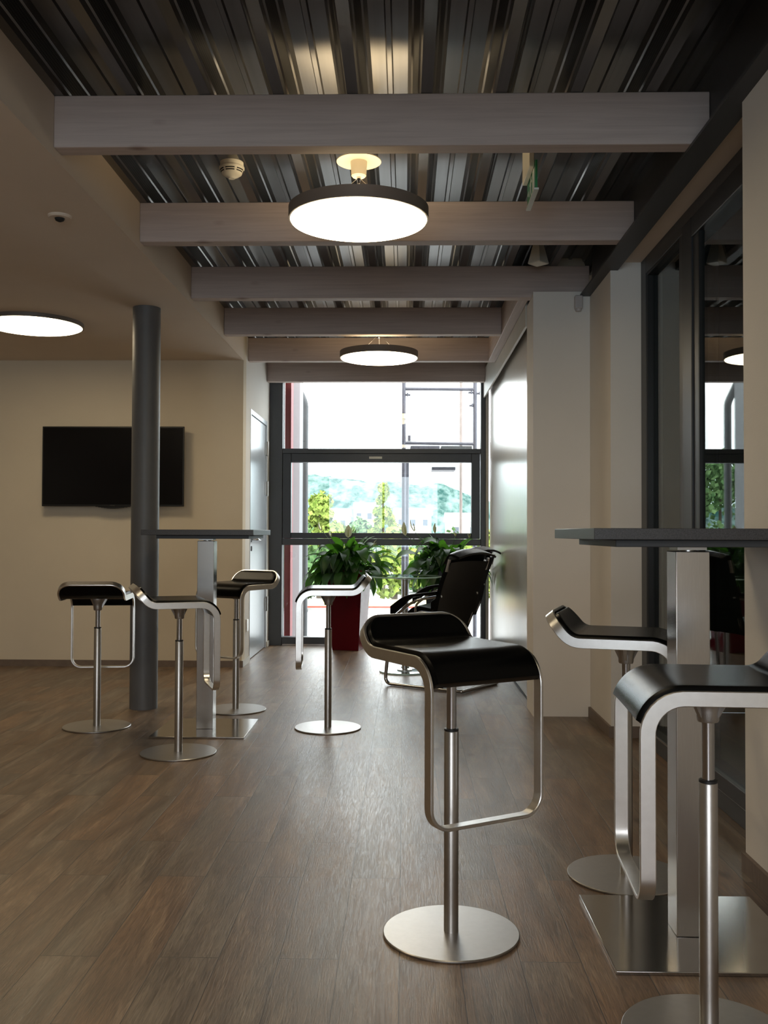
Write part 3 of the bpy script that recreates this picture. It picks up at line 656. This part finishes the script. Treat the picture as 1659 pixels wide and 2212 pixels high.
STOOLS = [  # x, y, facing angle, seat height, label
    (0.130, 2.671, -59, 0.767, 'black leather bar stool standing alone in the front centre of the floor'),
    (-1.125, 4.80, 20, 0.746, 'bar stool in front of the left high table, its footrest overlapping the table post'),
    (-1.736, 5.425, 97, 0.735, 'leftmost bar stool, backrest towards the viewer, left of the round column'),
    (-0.430, 5.437, 184.4, 0.770, 'bar stool seen from the side in front of the red planter'),
    (-1.045, 5.973, -120, 0.764, 'bar stool behind the left high table, nearest the silver door'),
    (0.715, 3.135, -17, 0.760, 'bar stool behind the right high table, backrest pointing left towards the white pier'),
    (0.667, 2.14, 176, 0.766, 'bar stool closest to the viewer, cut off by the lower right edge'),
]
proto = make_stool()
for i, (x, y, a, sh, lab) in enumerate(STOOLS):
    o = proto if i == 0 else copy_thing(proto, (0, 0, 0), 0)
    o.location = (x, y, 0); o.rotation_euler = (0, 0, R(a))
    for ch in o.children:
        nm = ch.name.split('.')[0]
        if nm in ('footrest_frame', 'seat_pad', 'seat_mount', 'lift_rod'): ch.location = (0, 0, sh)
    tag(o, lab, 'bar stool', 'black leather bar stools')

# ------------------------------------------------------------------ high tables
def high_table(x, y, label, a, b):
    t = empty('high_table', (x, y, 0)); tag(t, label, 'table', 'square high tables')
    boxo('table_top', M['top'], a, b, -0.135, 0.535, 1.084, 1.1145, t, 0.0015)
    boxo('support_frame', M['steel_dark'], a+0.07, b-0.035, -0.075, 0.475, 1.064, 1.0835, t, 0.002)
    bm = bmesh.new(); lathe(bm, [(0.022, 1.050), (0.022, 1.064)], 24); box(bm, -0.04, 0.04, -0.04, 0.04, 1.056, 1.0639); mesh_obj('top_mount', bm, M['nickel'], t, smooth=True)
    boxo('post', M['brushed'], -0.046, 0.046, -0.046, 0.046, 0.0102, 1.052, t, 0.002)
    boxo('base_plate', M['plate'], -0.255, 0.255, -0.255, 0.255, 0, 0.010, t, 0.0015)
high_table(0.785, 2.690, 'dark square high table on a steel post at the right edge', -0.285, 0.335)
high_table(-1.108, 5.385, 'dark square high table on a steel post in front of the round column', -0.34, 0.28)

# ------------------------------------------------------------------ glass table
t = empty('glass_table', (0.002, 7.66, 0)); tag(t, 'round glass side table between the planters and the black chairs', 'table')
bm = bmesh.new(); lathe(bm, [(0, 0.759), (0.288, 0.759), (0.29, 0.749), (0.29, 0.757), (0.288, 0.759), (0, 0.759)], 12); 
for f in bm.faces:
    if abs(f.calc_center_median().z-0.753) < 0.004 and len(f.verts) == 4: f.material_index = 1
mesh_obj('glass_top', bm, None, t, mats=[M['glass_t'], M['glass_edge']])
bm = bmesh.new(); lathe(bm, [(0, 0.0), (0.20, 0.0), (0.20, 0.012), (0, 0.012)], 64)
for f in bm.faces:
    if len(f.verts) == 4 and abs(f.normal.z) < 0.5: f.material_index = 1
mesh_obj('glass_base', bm, None, t, mats=[M['glass_t'], M['glass_edge']])
bm = bmesh.new(); lathe(bm, [(0, 0.0121), (0.06, 0.0121), (0.06, 0.02), (0.022, 0.024), (0.022, 0.727), (0.07, 0.732), (0.07, 0.7469), (0, 0.7469)], 32); mesh_obj('post', bm, M['nickel'], t, smooth=True)

# ------------------------------------------------------------------ lounge chairs
def make_chair():
    t = empty('lounge_chair')
    hw = 0.25
    bm = bmesh.new()
    # one continuous cantilever tube: floor runners, front uprights, seat rails, back uprights
    for s in (-1, 1):
        pts = fillet([(-0.30, s*hw, 0.013), (0.315, s*hw, 0.013), (0.27, s*hw, 0.40), (0.20, s*hw, 0.44), (-0.085, s*hw, 0.42), (-0.115, s*hw, 0.52), (-0.16, s*hw, 0.72), (-0.232, s*hw, 0.893)], 0.06, 8)
        tube(bm, pts, 0.0125, 12)
    tube(bm, fillet([(-0.30, -hw, 0.013), (-0.33, -hw, 0.013), (-0.33, hw, 0.013), (-0.30, hw, 0.013)], 0.03, 6), 0.0125, 12)
    mesh_obj('tube_frame', bm, M['chrome'], t, smooth=True)
    def strip(name, prof, hw2, th, mat, sag=0.0):
        bm = bmesh.new(); n = len(prof); nv = 10; A, B = [], []
        for i in range(n):
            p = Vector((prof[i][0], prof[i][1])); a = Vector(prof[max(0, i-1)][:2]); b = Vector(prof[min(n-1, i+1)][:2]); tt = (b-a).normalized(); nn = Vector((-tt.y, tt.x))
            ra, rb_ = [], []
            for j in range(nv+1):
                w = 2*j/nv-1; dd = -sag*(1-w*w)
                q = p + nn*dd
                ra.append(bm.verts.new((q.x+nn.x*th/2, w*hw2, q.y+nn.y*th/2))); rb_.append(bm.verts.new((q.x-nn.x*th/2, w*hw2, q.y-nn.y*th/2)))
            A.append(ra); B.append(rb_)
        for i in range(n-1):
            for j in range(nv):
                bm.faces.new((A[i][j], A[i+1][j], A[i+1][j+1], A[i][j+1])); bm.faces.new((B[i][j], B[i][j+1], B[i+1][j+1], B[i+1][j]))
            bm.faces.new((A[i][0], B[i][0], B[i+1][0], A[i+1][0])); bm.faces.new((A[i][nv], A[i+1][nv], B[i+1][nv], B[i][nv]))
        for j in range(nv):
            bm.faces.new((A[0][j], A[0][j+1], B[0][j+1], B[0][j])); bm.faces.new((A[-1][j], B[-1][j], B[-1][j+1], A[-1][j+1]))
        return mesh_obj(name, bm, mat, t, smooth=True)
    sp = [(v.x, v.y) for v in [Vector((p.x, p.y)) for p in fillet([(0.33, 0.40, 0), (0.25, 0.47, 0), (-0.09, 0.43, 0)], 0.05, 6)]]
    strip('seat', sp, 0.235, 0.040, M['leather'], 0.012)
    bp = [(p.x, p.y) for p in fillet([(-0.06, 0.40, 0), (-0.115, 0.52, 0), (-0.16, 0.72, 0), (-0.235, 0.90, 0)], 0.08, 6)]
    strip('backrest', bp, 0.266, 0.034, M['leather'], 0.02)
    # head roll: curved lip across the top of the back
    hp = [(p.x, p.y) for p in fillet([(-0.195, 0.885, 0), (-0.235, 0.955, 0), (-0.315, 0.925, 0)], 0.03, 8)]
    strip('head_roll', hp, 0.262, 0.016, M['leather'], 0.035)
    for s in (-1, 1):
        bm = bmesh.new(); tube(bm, fillet([(0.235, s*hw, 0.44), (0.22, s*(hw+0.02), 0.50), (0.05, s*(hw+0.02), 0.625), (-0.165, s*hw, 0.66)], 0.08, 8), 0.010, 10)
        a = mesh_obj('armrest', bm, M['chrome'], t, smooth=True)
        bm = bmesh.new(); pts = fillet([(0.245, 0, 0.565), (0.12, 0, 0.650), (-0.14, 0, 0.685)], 0.10, 8); n = len(pts); rr = []
        for i, p in enumerate(pts):
            q = i/(n-1); h = 0.028 + 0.03*(1-q)*(1 - (1-q)) ; wd = 0.022
            hlow = 0.012 + 0.035*math.sin(math.pi*min(1, q*1.2))*0.6 + (0.05*(1-q)**3 if q < 0.5 else 0)
            rr.append([bm.verts.new((p.x, s*(hw+0.02)+dx, p.z+dz)) for dx, dz in ((-wd, 0.010), (wd, 0.010), (wd, -hlow), (-wd, -hlow))])
        for i in range(n-1):
            for k in range(4): bm.faces.new((rr[i][k], rr[i][(k+1) % 4], rr[i+1][(k+1) % 4], rr[i+1][k]))
        bm.faces.new(rr[0]); bm.faces.new(rr[-1][::-1])
        mesh_obj('arm_pad', bm, M['leather'], a, bevel=0.006)
        boxo('back_bracket', M['nickel'], -0.006, 0.006, -0.012, 0.012, -0.045, 0.045, t, 0.002).matrix_local = Matrix.Translation((-0.232, s*(hw+0.024), 0.875)) @ Matrix.Rotation(R(-16), 4, 'Y')
    return t
c1 = make_chair(); c1.location = (0.26, 7.02, 0); c1.rotation_euler = (0, 0, math.atan2(0.56, -0.83)); tag(c1, 'black cantilever armchair on steel tube, nearer one, right behind the front stool', 'armchair', 'black cantilever armchairs')
c2 = copy_thing(c1, (0.42, 8.20, 0), math.atan2(0.50, -0.86)); tag(c2, 'black cantilever armchair mostly hidden behind the nearer armchair, beside the black planter', 'armchair', 'black cantilever armchairs')

# ------------------------------------------------------------------ planters with peace lilies
def planter_plant(cx, cy, rz, mat, label, seed, n, spread, flowers, pot_lab):
    rnd = random.Random(seed)
    t = empty('potted_peace_lily', (cx, cy, 0), 0); tag(t, label, 'potted plant')
    bm = bmesh.new(); H = 0.75; b, tp = 0.128, 0.172; th = 0.012
    def ring(h, z): return [bm.verts.new((x*math.cos(rz)-y*math.sin(rz), x*math.sin(rz)+y*math.cos(rz), z)) for x, y in ((-h, -h), (h, -h), (h, h), (-h, h))]
    rs = [ring(b, 0), ring(tp, H), ring(tp-th, H), ring(tp-th-0.006, H-0.06)]
    bm.faces.new(rs[0][::-1])
    for p, q in zip(rs, rs[1:]):
        for k in range(4): bm.faces.new((p[k], p[(k+1) % 4], q[(k+1) % 4], q[k]))
    bm.faces.new(rs[-1])
    pl = mesh_obj('planter', bm, mat, t, bevel=0.004); pl['label'] = pot_lab
    bm = bmesh.new(); r0 = ring(tp-th-0.004, H-0.05); r1 = ring(tp-th-0.004, H-0.03)
    bm.faces.new(r0[::-1]); bm.faces.new(r1)
    for k in range(4): bm.faces.new((r0[k], r0[(k+1) % 4], r1[(k+1) % 4], r1[k]))
    mesh_obj('soil', bm, M['soil'], t)
    bm = bmesh.new()
    def leaf(base, az, elev, plen, blen, bw, droop):
        # petiole then blade, bending down with distance
        d = Vector((math.cos(az)*math.cos(elev), math.sin(az)*math.cos(elev), math.sin(elev)))
        p = base.copy(); side = Vector((-math.sin(az), math.cos(az), 0)); pts = []
        st = 7; k = plen/st
        for i in range(st):
            pts.append(p.copy()); p += d*k; d = (d + Vector((0, 0, -droop*0.35*k))).normalized()
        tube(bm, pts+[p.copy()], 0.0028, 5)
        nb = 9; k = blen/nb; prev = None; tw = rnd.uniform(-0.5, 0.5)
        for i in range(nb+1):
            q = i/nb; w = bw*(math.sin(math.pi*min(1, q**0.75*1.0))**0.8)*(1 if q < 0.85 else (1-q)/0.15*0.9+0.1) if 0 < q < 1 else 0.001
            s2 = (side*math.cos(tw) + d.cross(side)*math.sin(tw)).normalized(); up = d.cross(s2).normalized()
            row = (bm.verts.new(p - s2*w - up*w*0.28*(1 if up.z < 0 else -1)), bm.verts.new(p), bm.verts.new(p + s2*w - up*w*0.28*(1 if up.z < 0 else -1)))
            if prev:
                f1 = bm.faces.new((prev[0], prev[1], row[1], row[0])); f2 = bm.faces.new((prev[1], prev[2], row[2], row[1])); f1.smooth = f2.smooth = True
            prev = row; p += d*k; d = (d + Vector((0, 0, -droop*k*(1+q)))).normalized()
    for i in range(n):
        az = rnd.uniform(0, 2*math.pi); base = Vector((rnd.uniform(-0.09, 0.09), rnd.uniform(-0.09, 0.09), H-0.03))
        q = rnd.random(); el = R(78 - 70*q)
        pl_ = rnd.uniform(0.10, 0.22)*(1+0.10*q)*spread; bl = rnd.uniform(0.15, 0.27)*spread
        leaf(base, az, el, pl_, bl, rnd.uniform(0.032, 0.056), rnd.uniform(3.5, 13.0))
    me_o = mesh_obj('foliage', bm, M['leaf'], t)
    for fx, fz, L, wd, fa, tilt in flowers:
        f = empty('flower', (0, 0, 0)); bpy.data.objects.remove(f)
        bm = bmesh.new(); tipb = Vector((fx-cx, -0.12-0.03*rnd.random(), fz)); base = Vector((0.04*(1 if fx > cx else -1), -0.02, H-0.03))
        mid = (tipb*0.6+base*0.4) + Vector((0, 0, 0.08))
        st = [base*(1-q)**2 + mid*2*q*(1-q) + tipb*q*q for q in [k/10 for k in range(11)]]
        nb = 10; dr = Vector((math.sin(tilt), 0.12, math.cos(tilt))).normalized(); sd = Vector((math.cos(fa), math.sin(fa), 0)); sd = (sd - dr*sd.dot(dr)).normalized(); up = dr.cross(sd)
        prev = None
        for k in range(nb+1):
            q = k/nb; w = wd*math.sin(math.pi*q**0.8)**0.8 if 0 < q < 1 else 0.0008
            c = tipb + dr*L*q + up*0.03*math.sin(math.pi*q)*L*3
            row = (bm.verts.new(c - sd*w + up*w*0.35), bm.verts.new(c), bm.verts.new(c + sd*w + up*w*0.35))
            if prev: bm.faces.new((prev[0], prev[1], row[1], row[0])); bm.faces.new((prev[1], prev[2], row[2], row[1]))
            prev = row
        sp = mesh_obj('flower', bm, M['spathe'], t, smooth=True)
        so = sp.modifiers.new('s', 'SOLIDIFY'); so.thickness = 0.001
        bm = bmesh.new(); tube(bm, st, 0.0025, 6); mesh_obj('flower_stem', bm, M['stem'], sp, smooth=True)
        bm = bmesh.new(); tube(bm, [tipb + dr*L*0.12 - up*0.006*0, tipb + dr*L*0.35 - up*0.010, tipb + dr*L*0.60 - up*0.012], lambda q: 0.006*(1-0.5*q), 8); mesh_obj('spadix', bm, M['spadix'], sp, smooth=True)
    return t
FX = lambda px: at(px, 1150, 9.0).x
FZ = lambda py: at(870, py, 9.0).z
planter_plant(-0.525, 9.13, R(-13), M['red'], 'leafy peace lily in a tall dark red planter at the window', 11, 190, 1.05,
    [(FX(696), FZ(1148), 0.095, 0.018, 1.1, -0.35), (FX(716), FZ(1160), 0.065, 0.012, 0.9, -0.3), (FX(752), FZ(1162), 0.125, 0.034, 0.0, 0.0), (FX(762), FZ(1150), 0.065, 0.008, 1.3, 0.05), (FX(806), FZ(1180), 0.07, 0.008, 1.2, 0.5)], 'glossy dark red tapered planter')
planter_plant(0.370, 9.13, R(-6), M['black_planter'], 'leafy peace lily in a black planter behind the armchairs', 23, 190, 1.12,
    [(FX(876), FZ(1157), 0.13, 0.026, 0.3, -0.12), (FX(897), FZ(1150), 0.14, 0.012, 1.1, -0.35), (FX(940), FZ(1152), 0.10, 0.016, 0.6, 0.0), (FX(984), FZ(1158), 0.05, 0.010, 0.9, -0.1), (FX(1014), FZ(1162), 0.075, 0.007, 1.2, -0.1)], 'plain black planter')

# ------------------------------------------------------------------ outside, right at the facade
t = empty('facade_cladding', (0, 9.65, 0)); tag(t, 'red facade reveal panel just outside the end window', 'cladding')
boxo('red_panel', M['redclad'], -1.21, -1.148, 0.0, 0.20, -3.5, 4.2, t); boxo('red_panel_lit', M['redclad_lit'], -1.21, -1.148, 0.2001, 0.80, -3.5, 4.2, t); boxo('white_edge', M['whiteclad'], -1.24, -1.2101, -0.06, -0.01, -3.5, 4.2, t)  # rear part of the red side, its pale daylight painted in
boxo('outer_edge', M['whiteclad'], -1.20, -1.155, 0.81, 1.20, -3.5, 4.2, t)
t = empty('drainpipe', (at(658, 1000, 11.1).x, 11.1, 0)); tag(t, 'grey zinc drainpipe outside the left side of the window', 'pipe')
bm = bmesh.new(); tube(bm, fillet([(0, 0, -3.5), (0, 0, 2.60), (-0.16, -0.02, 2.95), (-0.5, -0.05, 3.4)], 0.05, 6), 0.042, 20); mesh_obj('pipe', bm, M['pipe'], t, smooth=True)
for z in (2.05, 0.2):
    bm = bmesh.new(); lathe(bm, [(0.043, z-0.015), (0.047, z-0.015), (0.047, z+0.015), (0.043, z+0.015)], 20); tube(bm, [(-0.04, 0, z), (-0.10, 0, z)], 0.006, 8); mesh_obj('pipe_clamp', bm, M['pipe'], t, smooth=True)
# scaffolding
t = empty('scaffolding', (0, 11.2, 0)); tag(t, 'steel tube scaffolding outside the right half of the window', 'scaffolding')
SX = lambda px: at(px, 1000, 11.2).x
SZ = lambda py: at(950, py, 11.2).z
def sc_tube(name, a, b_, r=0.0242, m='scaf'):
    bm = bmesh.new(); tube(bm, [a, b_], r, 14); return mesh_obj(name, bm, M[m], t, smooth=True)
x0, x1 = SX(872), SX(1026)
sc_tube('upright', (x0, 0, -3.5), (x0, 0, 4.2)); sc_tube('upright', (x1, 0, -3.5), (x1, 0, 4.2)); sc_tube('upright', (SX(880), 0.75, -3.5), (SX(880), 0.75, 1.98)); sc_tube('upright', (SX(1013), 1.6, -3.5), (SX(1013), 1.6, 4.2), 0.02, 'roof')
sc_tube('crossbar', (x0, 0, SZ(840)), (x1, 0, SZ(841)), 0.019); sc_tube('crossbar', (x0, 0, SZ(957)), (x1, 0, SZ(959)), 0.019)
sc_tube('crossbar', (x0-0.02, 0.75, 0.62), (x1+0.1, 0.75, 0.62), 0.019)
bm = bmesh.new(); lathe(bm, [(0.0246, SZ(905)), (0.0248, SZ(905)), (0.0248, SZ(894)), (0.0246, SZ(894))], 14, x0, 0); mesh_obj('marker_band', bm, M['yellow'], t, smooth=True)
for px, py in ((880, 853), (1018, 848), (1036, 850), (1020, 876)):
    bm = bmesh.new(); xx, zz = SX(px), SZ(py); tube(bm, [(xx-0.035, 0, zz), (xx+0.035, 0, zz)], 0.012, 8); tube(bm, [(xx, -0.02, zz-0.02), (xx, -0.02, zz+0.02)], 0.010, 8); mesh_obj('coupler', bm, M['scaf'], t, smooth=True)
bm = bmesh.new(); xx = SX(884); box(bm, xx-0.018, xx+0.016, -0.02, 0.02, SZ(953), SZ(941)); tube(bm, [(xx+0.008, 0, SZ(941)), (xx+0.012, 0, SZ(934))], 0.004, 6); mesh_obj('wedge_lock', bm, M['scaf'], t)
bm = bmesh.new(); box(bm, SX(886), SX(950), 0.0, 1.4, SZ(971), SZ(963)); 
for k in range(5): box(bm, SX(894+11*k), SX(895+11*k), -0.006, 0.0, SZ(971), SZ(963.5))
mesh_obj('deck_board', bm, M['scaf'], t); boxo('deck_board', M['pipe'], SX(953), SX(1020), 0.0, 1.4, SZ(971), SZ(963), t)
boxo('deck_board', M['scaf'], SX(936), SX(990), 0.6, 1.0, SZ(1008), SZ(1001), t)

# ------------------------------------------------------------------ landscape
bm = bmesh.new(); v = [bm.verts.new(p) for p in ((-400, 9.8, -3.5), (400, 9.8, -3.5), (400, 900, -6), (-400, 900, -6))]; bm.faces.new(v)
struct(mesh_obj('ground', bm, M['concrete']), 'pale paved ground outside', 'ground')
struct(boxo('wall_outside_base', M['concrete'], -8, 6, YE+0.005, 9.79, -3.5, -0.16))
bm = bmesh.new(); random.seed(3); nx, ny = 150, 26; grid = []
def ridge(x):
    px = 872 + x*2109/520
    pts = [(200, 60), (560, 118), (668, 130), (740, 122), (800, 112), (840, 116), (900, 104), (945, 112), (1010, 84), (1100, 60), (1500, 100), (2400, 90)]
    if px <= pts[0][0]: h = pts[0][1]
    elif px >= pts[-1][0]: h = pts[-1][1]
    else:
        for (a, ha), (b_, hb) in zip(pts, pts[1:]):
            if a <= px <= b_: h = ha+(hb-ha)*(px-a)/(b_-a)
    return h*520/2109
for i in range(nx+1):
    row = []
    x = -260 + 600*i/nx
    for j in range(ny+1):
        q = j/ny; y = 360 + 160*q; h = (ridge(x)+5)*(math.sin(q*math.pi/2)**1.2)
        row.append(bm.verts.new((x, y, -5.5 + h + random.uniform(-1.3, 1.3)*(1 if j else 0))))
    grid.append(row)
for i in range(nx):
    for j in range(ny): bm.faces.new((grid[i][j], grid[i+1][j], grid[i+1][j+1], grid[i][j+1]))
tag(mesh_obj('hillside', bm, M['hill'], smooth=True), 'forested hillside in the distance beyond the window', 'hill')
def tree(x, y, h, w, mat, label, seed, crown0=0.12):
    rnd = random.Random(seed); z0 = -3.5 - (y-10)*0.0028
    t = empty('tree', (x, y, z0)); tag(t, label, 'tree', 'trees outside the end window')
    bm = bmesh.new(); tube(bm, [(0, 0, 0), (0.05, 0, h*0.4), (0, 0.05, h*0.8)], lambda q: 0.22*(1-0.7*q), 8); mesh_obj('trunk', bm, M['bark'], t, smooth=True)
    bm = bmesh.new()
    blobs = [(Vector((rnd.uniform(-1, 1)*w*0.5*math.sin(math.pi*min(1, q*0.9+0.1)), rnd.uniform(-1, 1)*w*0.4, h*(crown0+(0.94-crown0)*q))), w*rnd.uniform(0.16, 0.30)) for q in [rnd.random() for _ in range(26)]]
    for c, r in blobs:
        for _ in range(85):
            d = Vector((rnd.gauss(0, 1), rnd.gauss(0, 1), rnd.gauss(0, 1))).normalized(); p = c + d*r*rnd.uniform(0.6, 1.0); s = rnd.uniform(0.12, 0.28)
            a = Vector((rnd.gauss(0, 1), rnd.gauss(0, 1), rnd.gauss(0, 1))).normalized(); b_ = a.cross(d).normalized()
            bm.faces.new([bm.verts.new(p + a*s), bm.verts.new(p + b_*s), bm.verts.new(p - a*s), bm.verts.new(p - b_*s)])
    mesh_obj('crown', bm, mat, t)
GX = lambda px, y: (px-872)/2109*y
TR = [(685, 70, 7.6, 3.2, 'tree_y', 'yellow green tree at the left side of the window view'),
      (722, 76, 5.2, 3.4, 'tree_y', 'low yellow green tree behind the white flower of the left plant'),
      (775, 82, 5.6, 3.6, 'tree_g', 'grey green tree above the middle of the red planter'),
      (824, 74, 8.8, 1.5, 'tree_y', 'tall slender tree in the middle of the window'),
      (850, 66, 5.0, 3.2, 'tree_y', 'bright green bush between the two planters'),
      (905, 78, 4.2, 4.0, 'tree_g', 'green bush behind the scaffold upright'),
      (975, 85, 4.3, 4.4, 'tree_g', 'green bush behind the black planter'),
      (1040, 70, 5.2, 3.2, 'tree_y', 'green tree at the right edge of the window view'),
      (640, 60, 5.4, 3.4, 'tree_g', 'green tree behind the red facade panel'),
      (262, 70, 10.5, 6.5, 'tree_g', 'large green tree seen only as a reflection in the dark glazing')]
for i, (px, y, h, w, m, lab) in enumerate(TR): tree(GX(px, y), y, h, w, M[m], lab, 50+i)
# far houses
def house(px0, px1, pyt, pyb, y, label, flat=False):
    x0, x1 = GX(px0, y), GX(px1, y); z1 = EYE+(1147-pyt)/2109*y; z0 = -4.8
    t = empty('house', ((x0+x1)/2, y, z0)); tag(t, label, 'building', 'houses below the hillside'); w = (x1-x0)/2; h = z1-z0
    boxo('wall', M['house'], -w, w, 0, 9, 0, h, t)
    bm = bmesh.new(); v = [bm.verts.new(p) for p in ((-w-0.3, -0.4, h), (w+0.3, -0.4, h), (w+0.3, 9.4, h), (-w-0.3, 9.4, h), (-w-0.3, 4.5, h+1.6), (w+0.3, 4.5, h+1.6))]
    for f in ((0, 1, 5, 4), (2, 3, 4, 5), (0, 4, 3), (1, 2, 5), (3, 2, 1, 0)): bm.faces.new([v[k] for k in f])
    mesh_obj('roof', bm, M['house' if flat else 'roof'], t)
    n = max(2, int(w))
    for k in range(n):
        xx = -w + 2*w*(k+0.5)/n; boxo('window', M['pane'], xx-0.5, xx+0.5, -0.05, -0.001, h-2.2, h-0.9, t)
house(700, 748, 1110, 1140, 190, 'white house below the hill at the left of the view')
house(760, 806, 1095, 1140, 210, 'white house below the hill left of the slender tree')
house(850, 930, 1108, 1140, 200, 'long white building below the hill beside the scaffold', True)
house(965, 1040, 1122, 1145, 160, 'pale building at the right below the hill', True)
t = empty('construction_barrier', (GX(780, 58), 58, -3.63)); tag(t, 'long yellow and red barrier on the paving below the window', 'barrier')
boxo('yellow_board', M['yellow'], -4, 4.6, 0, 0.1, 0.32, 0.72, t); boxo('red_board', M['redp'], -4, 4.6, 0, 0.1, 0.20, 0.3199, t)
for x in (-3.8, 0, 4.4): boxo('leg', M['scaf'], x-0.05, x+0.05, -0.3, 0.4, 0, 0.18, t)
